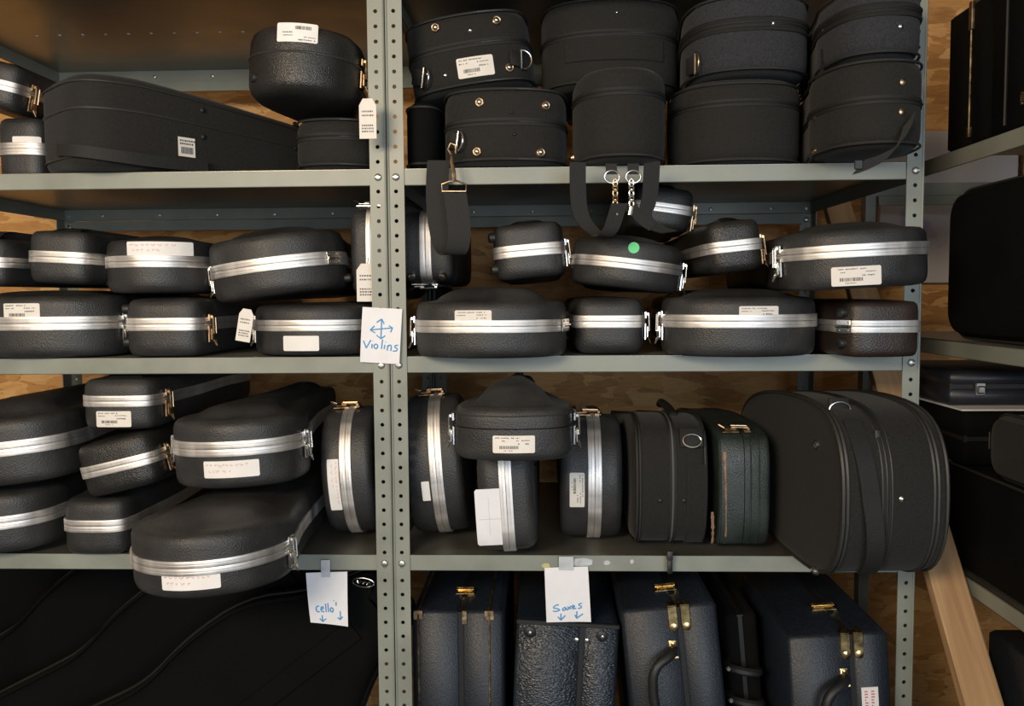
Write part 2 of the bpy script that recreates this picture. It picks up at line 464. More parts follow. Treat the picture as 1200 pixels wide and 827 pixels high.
class Case:
    """a shell extruded from an outline; local x across, y into depth, z up"""
    def __init__(s, name, label, cx, cy, w, h, Y, cat='violin case', stand=0, tilt=0, yaw=0, pitch=0, rest=None, group=None, ref=0.045):
        k = mpp(cx, cy, Y+ref*0.7)
        s.k = k; s.Y = Y; s.px = (cx, cy)
        s.W, s.T = (h*k, w*k) if stand else (w*k, h*k)
        r = math.radians
        R = Matrix.Rotation(r(yaw), 4, 'Z') @ Matrix.Rotation(r(pitch), 4, 'X') @ Matrix.Rotation(r(tilt+90*stand), 4, 'Y')
        s.R = R
        c = at(cx, cy, Y)
        c.x = at(cx, cy, Y+ref).x
        if rest is not None:
            a_, b_ = (s.W, s.T) if stand else (s.T, s.W)
            hz = a_/2*math.cos(r(tilt))+b_/2*math.sin(abs(r(tilt)))
            c.z = rest+hz
        s.c = c
        s.M = Matrix.Translation(c) @ R @ Matrix.Translation((0, 0, -s.T/2))
        s.root = empty(name, label, cat, s.M, group)
        s.stand = stand
    def loc(s, px, py):
        """local coordinates of a photo pixel on the front"""
        return s.M.inverted() @ at(px, py, s.Y)
    def shell(s, P, split=0.5, lower=None, lid=None, gap=0.0, soft=0.014, dome=0.02, bottom=0.0, lidmat=None, bodymat=None):
        s.P = P; s.N = normals2(P)
        fr = sorted([(p[0], p[1], q) for p, q in zip(P, s.N) if q[1] < -0.05], key=lambda t: t[0])
        s.front = fr
        T = s.T
        zs = T*split
        s.zs = zs
        o = lambda d, z: offs(P, s.N, d, z)
        e = soft
        mb = MB()
        mb.rings([o(e*1.7, 0.0), o(e*0.62, e*0.14), o(e*0.22, e*0.48), o(0.0006, e*1.0), o(0, min(e*1.6, zs*0.6)), o(0, zs-gap)])
        mb.build('body', bodymat, s.root)
        mb = MB()
        R = [o(0, zs+gap), o(0, max(T-e*1.6, zs+gap+0.004)), o(0.0006, T-e*1.0), o(e*0.22, T-e*0.48), o(e*0.62, T-e*0.14), o(e*1.7, T)]
        if dome:
            R += [o(e*1.7+0.010, T+0.001), o(e*1.7+0.020, T+dome*0.35)]
            cx = 0; cy = sum(p[1] for p in P)/len(P)
            base = offs(P, s.N, e*1.7+0.020, 0)
            for q, hh in ((0.84, 0.68), (0.62, 0.9), (0.3, 1.0)):
                R.append([(p[0]*q, cy+(p[1]-cy)*(q*0.3+0.7) if q > 0.5 else cy+(p[1]-cy)*0.8, T+dome*hh) for p in base])
        mb.rings(R)
        mb.build('lid', lidmat or bodymat, s.root)
        return s
    def surf(s, u, off=0.0, zin=0.0):
        """point and normal of the front surface at across-position u"""
        f = s.front
        u = max(f[0][0], min(f[-1][0], u))
        for a, b in zip(f, f[1:]):
            if a[0] <= u <= b[0]:
                t = (u-a[0])/((b[0]-a[0]) or 1)
                y = a[1]+(b[1]-a[1])*t
                nx = a[2][0]+(b[2][0]-a[2][0])*t; ny = a[2][1]+(b[2][1]-a[2][1])*t
                l = math.hypot(nx, ny)
                return u+nx/l*off, y+ny/l*off, (nx/l, ny/l, 0)
        return u, f[0][1], (0, -1, 0)
    def band(s, hb=0.0115, off=0.0028, mat_=None):
        """aluminium valance: two ribbed strips that meet at the opening"""
        for sg, nm in ((-1, 'lower_valance'), (1, 'upper_valance')):
            z0 = s.zs+sg*0.0003
            pr = [(-0.002, 0), (off, 0.0), (off+0.0004, 0.0012), (off+0.0004, hb*0.42), (off+0.0001, hb*0.47), (off+0.0001, hb*0.55), (off+0.0004, hb*0.60), (off+0.0004, hb-0.0012), (off, hb), (-0.002, hb)]
            MB().rings([offs(s.P, s.N, -d, z0+sg*zz) for d, zz in pr], cap0=False, cap1=False).build(nm, ALU, s.root, angle=25)
        s.bh = hb
        return s
    def side(s, y, sg):
        c = [(abs(p[1]-y), p, q) for p, q in zip(s.P, s.N) if p[0]*sg > 0]
        _, p, q = min(c, key=lambda t: t[0])
        return p, q
    def latch(s, y, sg, m_=None, big=1.0):
        p, q = s.side(y, sg)
        M = frame((p[0]+q[0]*0.0015, p[1]+q[1]*0.0015, s.zs), (q[0], q[1], 0))
        mb = MB()
        b = big
        mb.box(-0.009*b, 0.009*b, -0.034*b, -0.004, 0, 0.0035, M, 0.0008)
        mb.box(-0.007*b, 0.007*b, -0.031*b, -0.008, 0.0035, 0.0085, M, 0.002)
        mb.box(-0.008*b, 0.008*b, 0.004, 0.017*b, 0, 0.0045, M, 0.001)
        mb.tube([(-0.005*b, -0.018*b, 0.0095), (-0.005*b, 0.011*b, 0.0085), (0.005*b, 0.011*b, 0.0085), (0.005*b, -0.018*b, 0.0095)], 0.0013, 6, True, M)
        mb.tube([(-0.006*b, 0.012*b, 0.0065), (0.006*b, 0.012*b, 0.0065)], 0.0025, 8, False, M)
        mb.tube([(-0.004*b, -0.030*b, 0.008), (0, -0.039*b, 0.012), (0.004*b, -0.030*b, 0.008)], 0.0016, 6, False, M)
        mb.build('latch', m_ or NICK, s.root, angle=35)
        return s
    def hinge(s, y, sg, m_=None):
        p, q = s.side(y, sg)
        M = frame((p[0]+q[0]*0.003, p[1]+q[1]*0.003, s.zs), (q[0], q[1], 0))
        mb = MB().box(-0.016, 0.016, -0.011, 0.011, 0, 0.0022, M, 0.0006)
        mb.tube([(-0.016, 0, 0.003), (0.016, 0, 0.003)], 0.0026, 8, False, M)
        for x in (-0.01, 0.01):
            for yy in (-0.007, 0.007):
                mb.lathe([(0.0022, 0), (0.0018, 0.0035)], M @ Matrix.Translation((x, yy, 0)), 8)
        mb.build('hinge', m_ or NICK, s.root, angle=35)
        return s
    def handle(s, y, sg, m_=None):
        p, q = s.side(y, sg)
        M = frame((p[0], p[1], s.zs-0.02), (q[0], q[1], 0))
        mb = MB().tube(chaikin([(-0.055, 0, 0), (-0.055, 0, 0.012), (-0.04, -0.002, 0.026), (0.04, -0.002, 0.026), (0.055, 0, 0.012), (0.055, 0, 0)], 2, False), 0.007, 8, False, M)
        mb.build('handle', m_ or RUB, s.root)
        return s
    def knobs(s, pts, r=0.009, hgt=0.012, m_=None, nm='foot'):
        """feet or studs on the front end at photo pixels"""
        for px, py in pts:
            l = s.loc(px, py)
            x, y, n = s.surf(l.x, 0.0)
            M = frame((x, y, l.z), n)
            MB().lathe([(r, -0.004), (r, hgt*0.6), (r*0.85, hgt*0.9), (r*0.5, hgt)], M, 14).build(nm, m_ or RUB, s.root)
        return s
    def sideknobs(s, sg, y, zfs, r=0.009, hgt=0.010, m_=None):
        p, q = s.side(y, sg)
        for zf in zfs:
            M = frame((p[0], p[1], s.T*zf), (q[0], q[1], 0))
            MB().lathe([(r, -0.004), (r, hgt*0.6), (r*0.85, hgt*0.9), (r*0.5, hgt)], M, 14).build('foot', m_ or RUB, s.root)
        return s
    def studs(s, pts, r=0.009):
        """round metal glides on the end, a dome in a ring"""
        for px, py in pts:
            l = s.loc(px, py)
            x, y, n = s.surf(l.x, 0.0)
            M = frame((x, y, l.z), n)
            g = MB().lathe([(r, -0.003), (r, 0.0015), (r*0.86, 0.003), (r*0.7, 0.0022)], M, 18).build('glide', OLDB, s.root)
            MB().lathe([(r*0.66, 0.0015), (r*0.6, 0.0045), (r*0.35, 0.0065), (r*0.1, 0.007)], M, 14).build('dome', NICK, g)
        return s
    def rivets(s, pts, r=0.0038, m_=None):
        for px, py in pts:
            l = s.loc(px, py)
            x, y, n = s.surf(l.x, 0.0)
            MB().lathe([(r, -0.002), (r, 0.0012), (r*0.6, 0.0026), (r*0.2, 0.003)], frame((x, y, l.z), n), 10).build('rivet_and_light_dot', m_ or NICK, s.root)
        return s
    def sticker(s, box, style='barcode', m_=None, rot=False, label=None):
        """a paper label that follows the curve of the front; box in photo pixels"""
        cx, cy = (box[0]+box[2])/2, (box[1]+box[3])/2
        l = s.loc(cx, cy)
        k = s.k
        hw, hh = (box[2]-box[0])/2*k, (box[3]-box[1])/2*k
        if s.stand: hw, hh = hh, hw
        fl = -1 if s.stand > 0 else 1
        u0, u1, z0, z1 = l.x-hw, l.x+hw, l.z-hh, l.z+hh
        s._st(u0, u1, z0, z1, style, m_, label)
        return s
    def patch(s, mb, u0, u1, z0, z1, off, n=1, cut=0.0):
        vs = []; fs = []
        for i in range(n+1):
            u = u0+(u1-u0)*i/n
            c = cut if i in (0, n) else 0
            a = s.surf(u, off)
            vs += [(a[0], a[1], z0+c), (a[0], a[1], z1-c)]
            if i: fs.append((2*i-2, 2*i, 2*i+1, 2*i-1))
        mb.add(vs, fs)
    def _st(s, u0, u1, z0, z1, style, m_, label):
        mb = MB()
        off = 0.0009
        e = min((u1-u0), (z1-z0))*0.06
        us = [u0, u0+e]+[u0+(u1-u0)*i/8 for i in range(1, 8)]+[u1-e, u1]
        vs = []; fs = []
        for i, u in enumerate(us):
            c = e if i in (0, len(us)-1) else 0
            a = s.surf(u, off); b = s.surf(u, off-0.0006)
            vs += [(a[0], a[1], z0+c), (a[0], a[1], z1-c), (b[0], b[1], z0+c), (b[0], b[1], z1-c)]
            if i:
                k = 4*i
                fs += [(k-4, k, k+1, k-3), (k-2, k-1, k+3, k+2), (k-4, k-2, k+2, k), (k-3, k+1, k+3, k-1)]
        fs += [(0, 1, 3, 2), (len(vs)-4, len(vs)-2, len(vs)-1, len(vs)-3)]
        mb.add(vs, fs)
        st = mb.build('price_label', m_ or (STK if style == 'barcode' else STW), s.root, label=label or ('cream printed price label with barcode' if style == 'barcode' else 'white label with faded red handwriting' if style == 'hand' else 'plain white paper label'))
        rnd = random.Random(int(abs(u0*1e4)+abs(z0*1e4)*31+s.px[0]*7))
        U = lambda f: u0+(u1-u0)*f
        Zf = lambda f: z0+(z1-z0)*f
        o2 = off+0.0004
        if style in ('barcode', 'barcode_up'):
            pr = MB()
            def line(f0, f1, zc, th):
                f = f0
                while f < f1:
                    w = rnd.uniform(0.012, 0.035)
                    if rnd.random() < 0.82: s.patch(pr, U(f), U(min(f+w, f1)), Zf(zc-th*rnd.uniform(0.5, 1)), Zf(zc+th*rnd.uniform(0.5, 1)), o2)
                    f += w+0.012
            def bars(f0, f1, za, zb):
                f = f0
                while f < f1:
                    w = rnd.choice((0.006, 0.006, 0.012, 0.018))
                    s.patch(pr, U(f), U(f+w), Zf(za), Zf(zb), o2)
                    f += w+rnd.choice((0.007, 0.012))
            if style == 'barcode':
                line(0.06, 0.62+rnd.uniform(0, 0.25), 0.87, 0.035); line(0.06, 0.3, 0.70, 0.035); line(0.56, 0.88, 0.72, 0.03); line(0.6, 0.85, 0.53, 0.045)
                bars(0.16, 0.6, 0.24, 0.42); line(0.26, 0.48, 0.14, 0.025)
            else:
                bars(0.46, 0.85, 0.66, 0.84); line(0.15, 0.4, 0.5, 0.04); line(0.12, 0.4, 0.34, 0.03); line(0.68, 0.95, 0.27, 0.03); line(0.54, 0.95, 0.12, 0.04)
            pr.build('printing', INK, st, smooth=False)
        elif style == 'hand':
            pr = MB()
            def scrib(f0, f1, zc, amp):
                f = f0
                while f < f1:
                    wl = rnd.uniform(0.03, 0.075)
                    pts = []
                    for i in range(9):
                        t = i/8
                        pts.append((f+wl*t, zc+amp*math.sin(t*PI*rnd.choice((3, 4, 5)))*(0.6+0.4*rnd.random())))
                    for a, b in zip(pts, pts[1:]):
                        A = s.surf(U(a[0]), o2); B = s.surf(U(b[0]), o2)
                        th = (z1-z0)*0.016
                        pr.add([(A[0], A[1], Zf(a[1])-th), (B[0], B[1], Zf(b[1])-th), (B[0], B[1], Zf(b[1])+th), (A[0], A[1], Zf(a[1])+th)], [(0, 1, 2, 3)])
                    f += wl+rnd.uniform(0.02, 0.05)
            scrib(0.05, 0.82, 0.76, 0.075); scrib(0.1, 0.28, 0.40, 0.09); scrib(0.36, 0.5, 0.40, 0.09)
            pr.build('handwriting', INKR, st, smooth=False)
        elif style == 'fold':
            pr = MB()
            s.patch(pr, U(0.15), U(0.8), Zf(0.45), Zf(0.462), o2, 3); s.patch(pr, U(0.52), U(0.53), Zf(0.1), Zf(0.9), o2)
            pr.build('crease', mat_crease, st, smooth=False)
    def dot(s, px, py, r, m_):
        l = s.loc(px, py)
        x, y, n = s.surf(l.x, 0)
        MB().lathe([(r, 0), (r, 0.0008)], frame((x, y, l.z), n), 24).build('dot_sticker', m_, s.root, label='round bright green dot sticker')
        return s
    def piping(s, zfs, r=0.0022, m_=None, off=0.0, nm='piping'):
        for zf in zfs:
            MB().tube(offs(s.P, s.N, -off, s.T*zf)[::2], r, 6, True).build(nm, m_ or PIPE, s.root)
        return s
    def zipper(s, zf, m_=None):
        z = s.T*zf
        MB().rings([offs(s.P, s.N, -d, z+zz) for d, zz in ((-0.001, -0.006), (0.0014, -0.006), (0.0014, 0.006), (-0.001, 0.006))], cap0=False, cap1=False).build('zipper_tape', WEB, s.root, angle=25)
        MB().tube(offs(s.P, s.N, -0.0012, z)[::2], 0.0018, 6, True).build('zipper', m_ or RUB, s.root)
        return s
    def dring(s, px, py, size=0.034, m_=None, ang=0):
        l = s.loc(px, py)
        x, y, n = s.surf(l.x, 0.003)
        M = frame((x, y, l.z), n) @ Matrix.Rotation(math.radians(ang), 4, 'Z')
        a = size/2
        pts = [(-a, 0, 0.003), (a, 0, 0.003)]+[(a*math.cos(t), -a*0.15-a*0.9*math.sin(t), 0.004+0.006*math.sin(t)) for t in [PI*i/12 for i in range(13)]]
        MB().tube(pts, 0.0017, 8, True, M).build('d_ring', m_ or NICK, s.root)
        MB().box(-a*0.8, a*0.8, -0.002, size*0.7, -0.002, 0.0035, M, 0.001).build('ring_tab', WEB, s.root)
        return s
    def pullrect(s, box, m_=None, nm='pocket'):
        """raised rectangle of cloth on the front (handle pad, pocket), box in photo pixels"""
        a = s.loc((box[0]+box[2])/2, (box[1]+box[3])/2)
        hw, hh = (box[2]-box[0])/2*s.k, (box[3]-box[1])/2*s.k
        if s.stand: hw, hh = hh, hw
        n = 8; R = []
        for i in range(n+1):
            u = a.x-hw+2*hw*i/n
            p = s.surf(u, -0.002); q = s.surf(u, 0.004)
            R.append([(p[0], p[1], a.z-hh), (q[0], q[1], a.z-hh+0.002), (q[0], q[1], a.z+hh-0.002), (p[0], p[1], a.z+hh)])
        o = MB().rings(R).build(nm, m_ or FAB, s.root, angle=25)
        ss = MB()
        for zz in (-hh+0.004, hh-0.004):
            ss.tube([(*s.surf(a.x-hw+2*hw*i/n, 0.0042)[:2], a.z+zz) for i in range(n+1)], 0.0008, 5)
        ss.build('stitching', PIPE, o)
        return s
    def hangtag(s, px, py, w, h, Y, tilt=0, string=None, style='barcode'):
        """paper tag on a string; a part of the case it hangs from"""
        p = at(px, py, Y); k = mpp(px, py, Y)
        inv = s.M.inverted()
        M = inv @ Matrix.Translation(p) @ Matrix.Rotation(math.radians(tilt), 4, 'Y')
        W, H = w*k/2, h*k/2
        mb = MB()
        P = [(-W, -H), (W, -H), (W, H*0.66), (W*0.55, H), (-W*0.55, H), (-W, H*0.66)]
        mb.rings([[(x, yy, z) for x, z in P] for yy in (-0.0005, 0.0005)], M)
        t = mb.build('price_tag', STK, s.root, smooth=False, label='cream paper price tag on a string')
        pr = MB()
        rnd = random.Random(int(px*13+py))
        for zc in (0.35, 0.15, -0.35, -0.5, -0.65):
            f = -0.7
            while f < 0.6:
                ww = rnd.uniform(0.05, 0.2)
                pr.box(f*W, (f+ww)*W, -0.0008, -0.0005, (zc-0.03)*H, (zc+0.05)*H, M)
                f += ww+0.08
        pr.build('printing', INK, t, smooth=False)
        if string:
            q = at(string[0], string[1], Y+0.01)
            a = M @ Vector((0, 0, H*0.8)); b = inv @ q
            MB().tube([a, (a+b)/2+Vector((0.002, -0.003, 0)), b], 0.0007, 5).build('string', CORD, t)
        return s
mat_crease = mat('paper_crease', (0.55, 0.55, 0.57), 0.8)

HARDN = {'U': 0}
def hard(label, cx, cy, w, h, Y, L, narrow=False, ratio=0.56, split=0.5, bodymat=None, band=True, dome=0.018, hb=None, cr=1.0, bow=None, latches=((0.07, -1), (0.07, 1)), lm=None, feet=None, name='violin_case', soft=0.014, handle=None, **kw):
    if bow is None: bow = 0.018 if narrow else 0.052
    c = Case(name, label, cx, cy, w, h, Y, ref=0.045 if narrow else bow+0.03, **kw)
    if narrow: P = outline_violin(c.W/max(ratio, 0.94), L, c.W, 'narrow', bow, cr)
    else: P = outline_violin(c.W, L, c.W*ratio, 'wide', bow, cr)
    c.shell(P, split, gap=0.0 if band else 0.0008, dome=dome, bodymat=bodymat or BLK, soft=soft)
    if band: c.band(hb or max(0.0085, min(0.0125, c.T*0.105)))
    for y, sg in latches: c.latch(y if narrow else max(y, bow+0.045), sg, lm)
    if handle: c.handle(0.38*L, handle)
    return c
def softc(label, cx, cy, w, h, Y, L, split=0.5, bodymat=None, bow=0.03, soft=0.018, dome=0.006, pip=(0.1, 0.9), zipf=0.5, name='soft_instrument_case', **kw):
    c = Case(name, label, cx, cy, w, h, Y, cat='instrument case', **kw)
    c.shell(outline_round(c.W, L, bow), split, bodymat=bodymat or FAB, soft=soft, dome=dome)
    if pip: c.piping(pip)
    if zipf: c.zipper(zipf)
    return c

# ---- middle shelf, left bay, lower row
GU = 'hard-shell violin cases with metal valance'
c = hard('wide black violin case with barcode label, beside the brass-latched narrow case', 52, 386, 182, 70, -0.03, 0.74, rest=Z2+0.0015, dome=0.010, split=0.556)
c.sticker((3, 356, 43, 375))
c = hard('narrow-ended black violin case with brass latch, beside the loose hanging paper tag', 199, 381, 92, 67, -0.01, 0.70, narrow=True, dome=0.003, rest=Z2+0.0015, latches=((0.05, 1),), lm=OLDB, soft=0.016, split=0.56)
c.sideknobs(-1, 0.03, (0.82, 0.25))
c = hard('black violin case with a torn label below its band, beside the Violins sign', 371, 391, 148, 58, -0.01, 0.72, dome=0.004, rest=Z2+0.0015, latches=((0.06, -1), (0.06, 1)), split=0.6)
c.sticker((331, 394, 372, 411), 'plain')
c.hangtag(287, 381, 17, 38, -0.02, 10, (289, 362))
# ---- upper row
hard('black violin case stacked on the wide labelled case, beside a small unlabelled one', -7, 307, 64, 54, -0.02, 0.62, narrow=True, latches=(), tilt=1)
c = hard('small unlabelled black violin case next to the one with red handwriting above its band', 80, 301, 76, 60, 0.0, 0.66, narrow=True, tilt=3, latches=(), dome=0.01)
c = hard('black violin case with red handwritten label above its band', 186, 311, 119, 61, -0.02, 0.66, latches=((0.06, -1),), dome=0.010, split=0.58)
c.sticker((148, 283, 212, 299), 'hand')
c = hard('wide unlabelled black violin case tilted on top of the torn-label case', 323, 310, 156, 70, -0.03, 0.70, tilt=-7, latches=((0.06, -1),), dome=0.016)
c.hinge(0.06, 1); c.knobs([(394, 324)], 0.008, 0.012)
c = hard('black violin case standing on its side behind the perforated post, with a hanging tag', 440, 294, 50, 106, 0.07, 0.46, narrow=True, stand=1, dome=0, latches=((0.05, -1),), split=0.5)
c.hangtag(430, 331, 24, 44, 0.02, 0, (432, 302))
# ---- middle shelf, right bay
c = hard('wide black violin case with barcode label, sticking out beside the Violins sign', 575, 395, 182, 66, -0.10, 0.76, rest=Z2+0.0015, latches=((0.05, -1),), dome=0.024, split=0.56)
c.sticker((533, 364, 575, 383)); c.hinge(0.07, 1)
c = hard('narrow-ended black violin case under the green dot case, between two wide labelled cases', 713, 384, 84, 66, 0.0, 0.68, narrow=True, dome=0.002, rest=Z2+0.0015, latches=((0.05, 1),), soft=0.018, split=0.58)
c = hard('wide black violin case with barcode label beside the dark brown case', 867, 393, 183, 70, -0.10, 0.76, rest=Z2+0.0015, latches=((0.06, -1),), dome=0.014, split=0.6)
c.sticker((868, 359, 913, 378))
c = hard('dark brown violin case with rubber feet at its side and brown pebbled shell', 1028, 377, 94, 66, -0.10, 0.68, narrow=True, yaw=4, dome=0.003, rest=Z2+0.0015, bodymat=BRN, latches=(), soft=0.010, split=0.55)
c.sideknobs(-1, 0.03, (0.8, 0.25)); c.hinge(0.025, -1)
c = hard('black violin case standing on its side behind the hanging snap-hook strap', 502, 288, 62, 84, 0.10, 0.45, narrow=True, stand=1, dome=0, latches=((0.06, 1),))
c.knobs([(482, 322), (518, 322)], 0.008, 0.010, NICK)
V1Z = c.c.z-c.W/2
c = hard('small unlabelled black violin case with side feet, tilted on the wide case', 620, 293, 84, 64, 0.02, 0.66, narrow=True, tilt=-5, latches=((0.05, 1),), dome=0.01)
c.sideknobs(-1, 0.03, (0.8, 0.22))
c = hard('black violin case with a round green dot sticker', 735, 309, 132, 56, -0.02, 0.66, tilt=7, latches=((0.06, 1),), dome=0.012)
c.dot(743, 290, 0.0095, GREEND)
c = hard('small black violin case stacked behind the green dot case under the strap', 774, 243, 74, 50, 0.14, 0.38, tilt=8, narrow=True, latches=((0.05, 1),), lm=OLDB, dome=0.01)
c = hard('small glossy black violin case with brass latch beside the white-labelled wide case', 856, 288, 68, 61, -0.06, 0.60, tilt=-6, narrow=True, bodymat=BLK2, latches=((0.05, 1),), lm=OLDB, dome=0.01)
c = hard('wide black violin case with price label below its band, stacked on the dark brown case', 1003, 301, 174, 70, -0.19, 0.74, tilt=-2.5, yaw=1, latches=((0.06, -1),), dome=0.014, split=0.62)
c.sticker((980, 312, 1033, 334))
# ---- lower shelf, left bay
hard('large black violin case in front of the beige cord loop', 14, 534, 150, 76, -0.05, 0.74, tilt=-5, latches=(), dome=0.03, split=0.56)
hard('large black violin case directly beneath the one by the cord loop', 6, 628, 130, 68, -0.05, 0.74, tilt=-3, rest=Z3+0.002, latches=(), dome=0.008, split=0.53)
c = hard('small black violin case with cream label and brass latch, topmost of its stack', 148, 475, 88, 58, -0.02, 0.54, narrow=True, latches=((0.06, 1),), lm=OLDB, dome=0.014, split=0.58)
c.sticker((113, 482, 153, 500))
c = hard('small glossy black violin case tilted between two small cases, brass latch', 147, 547, 94, 62, -0.03, 0.62, tilt=-13, narrow=True, bodymat=BLK2, latches=((0.06, 1),), lm=OLDB, dome=0.003)
c = hard('small unlabelled black violin case at the bottom of its stack on the lowest shelf', 122, 627, 78, 64, -0.02, 0.62, narrow=True, rest=Z3+0.0015, latches=(), dome=0.001, split=0.54)
c = hard('black violin case with red handwritten label on top of the large overhanging case', 280, 535, 154, 78, -0.10, 0.58, tilt=-2, latches=((0.06, -1), (0.06, 1)), dome=0.018, split=0.6)
c.sticker((238, 541, 299, 560), 'hand')
c = hard('largest black violin case with red handwritten label, sticking far out over the lowest shelf', 242, 667, 188, 74, -0.265, 0.78, tilt=-2, yaw=-3, bow=0.075, rest=Z3+0.002, latches=((0.09, 1),), dome=0.014)
c.sticker((187, 674, 251, 693), 'hand')
c = hard('black violin case on its side with upright red handwritten label, above the Cello sign', 416, 565, 60, 148, 0.04, 0.50, stand=1, tilt=-3, dome=0, latches=((0.06, -1),), rest=Z3+0.0055, bow=0.05, split=0.5, lm=OLDB)
c.sticker((384, 540, 397, 599), 'hand')
# ---- lower shelf, right bay
c = hard('large black violin case on its side beside the perforated post, torn label scraps', 514, 563, 66, 164, 0.038, 0.52, stand=1, tilt=-4, dome=0, rest=Z3+0.0055, latches=((0.06, -1),), bow=0.05, split=0.55, lm=OLDB)
c.sticker((494, 565, 503, 588), 'plain')
c = hard('black violin case on its side with a blank paper sheet taped on', 595, 592, 68, 126, -0.05, 0.66, stand=1, tilt=-3, dome=0, rest=Z3+0.010, narrow=True, latches=(), split=0.5, soft=0.02)
c.sticker((558, 573, 592, 640), 'fold', PAPER, label='blank creased white paper sheet')
c = hard('moulded black plastic violin case without metal band, lying across two upright cases', 602, 511, 142, 62, -0.22, 0.58, band=False, split=0.62, ratio=0.30, bow=0.028, soft=0.012, dome=0.03, latches=((0.07, -1), (0.07, 1)), bodymat=BLK)
c.piping((0.86,), 0.0012)
c.sticker((578, 511, 626, 531))
c = hard('black violin case on its side with upright barcode label beside the zipped soft case', 691, 566, 72, 146, 0.02, 0.68, stand=1, dome=0, rest=Z3+0.0055, latches=((0.06, -1),), bow=0.05, split=0.55, lm=OLDB)
c.sticker((668, 555, 685, 595))

# ---- top shelf, left bay
c = Case('soft_violin_case', 'long soft black tapered case lying at an angle on the top shelf', 80, 146, 104, 104, -0.01, cat='instrument case', yaw=-42, rest=Z1+0.0015)
c.W = 0.23
L = 0.66
P = chaikin([(0, 0), (0.07, 0.002), (0.105, 0.03), (0.115, 0.09), (0.112, 0.2), (0.085, 0.38), (0.062, 0.54), (0.048, L-0.02), (0.03, L), (-0.03, L), (-0.048, L-0.02), (-0.062, 0.54), (-0.085, 0.38), (-0.112, 0.2), (-0.115, 0.09), (-0.105, 0.03), (-0.07, 0.002)], 3)
c.shell(P, 0.62, bodymat=FAB, soft=0.02, dome=0.004)
c.piping((0.62,), 0.003); c.piping((0.9, 0.12), 0.002)
def side_label(c, y0, y1, z0, z1, sg):
    # label on the long side facing the room
    p0, q0 = c.side(y0, sg); p1, q1 = c.side(y1, sg)
    mb = MB()
    d = 0.0012
    a = Vector((p0[0]+q0[0]*d, p0[1]+q0[1]*d, 0)); b = Vector((p1[0]+q1[0]*d, p1[1]+q1[1]*d, 0))
    n = Vector((q0[0]+q1[0], q0[1]+q1[1], 0)).normalized()
    def quad(m_, f0, f1, g0, g1, e):
        A = a.lerp(b, f0)+n*e; B = a.lerp(b, f1)+n*e
        m_.add([(A.x, A.y, z0+(z1-z0)*g0), (B.x, B.y, z0+(z1-z0)*g0), (B.x, B.y, z0+(z1-z0)*g1), (A.x, A.y, z0+(z1-z0)*g1)], [(0, 1, 2, 3)])
    quad(mb, 0, 1, 0, 1, 0.0008)
    st = mb.build('price_label', STK, c.root, smooth=False, label='cream printed price label with barcode')
    pr = MB(); rnd = random.Random(3)
    f = 0.15
    while f < 0.85:
        w = rnd.choice((0.02, 0.035)); quad(pr, f, f+w, 0.15, 0.5, 0.0014); f += w+0.022
    for g in (0.62, 0.78):
        f = 0.1
        while f < 0.9:
            w = rnd.uniform(0.04, 0.1); quad(pr, f, f+w, g, g+0.09, 0.0014); f += w+0.04
    pr.build('printing', INK, st, smooth=False)
for o in c.root.children:
    for v in o.data.vertices: v.co.z *= 1-0.36*max(0, (v.co.y-0.1)/L)
side_label(c, 0.165, 0.208, 0.032, 0.066, 1)
for y, zf in ((0.22, 0.75), (0.22, 0.45), (0.42, 0.8), (0.42, 0.5), (0.55, 0.8), (0.55, 0.45)):
    p, q = c.side(y, 1)
    MB().lathe([(0.005, -0.001), (0.005, 0.002), (0.002, 0.004)], frame((p[0], p[1], c.T*zf), (q[0], q[1], 0)), 10).build('rivet_and_light_dot', RUB, c.root)
st = [(0.02, -0.004, 0.034), (0.09, -0.001, 0.026), (0.122, 0.06, 0.018), (0.124, 0.14, 0.015), (0.118, 0.22, 0.018)]
MB().ribbon(chaikin(st, 2, False), (0, 0, 0.02), 0.003).build('strap', WEB, c.root)
c = hard('black violin case with a metal band and brass latch above the paper label case', 0, 95, 74, 52, 0.06, 0.5, narrow=True, tilt=12, latches=((0.05, 1),), lm=OLDB, dome=0.008)
c = hard('small black case with a pale band and white label behind the long soft case', 36, 158, 58, 72, 0.10, 0.44, narrow=True, dome=0, rest=Z1+0.0015, bodymat=BLK, latches=(), hb=0.011)
c.sticker((15, 160, 44, 177), 'plain', label='cream paper label')
c = hard('moulded glossy black oval case tilted forward on the soft case, white label on top edge', 356, 65, 132, 78, -0.09, 0.44, band=False, split=0.58, bodymat=BLK2, bow=0.05, soft=0.02, dome=0.01, pitch=-2, tilt=3, ratio=0.45, latches=((0.045, 1),), lm=OLDB, name='moulded_violin_case')
c.piping((0.58,), 0.0022); c.knobs([(291, 85)], 0.008, 0.006)
c.sticker((324, 26, 369, 47), 'barcode_up', STW, label='white printed label with barcode')
c.hangtag(431, 139, 20, 46, -0.06, 0, (433, 112))
c = softc('soft black case under the moulded oval case beside the post', 393, 167, 100, 60, 0.0, 0.25, rest=Z1+0.0015, bow=0.035, zipf=0.62, pip=(0.94, 0.1))

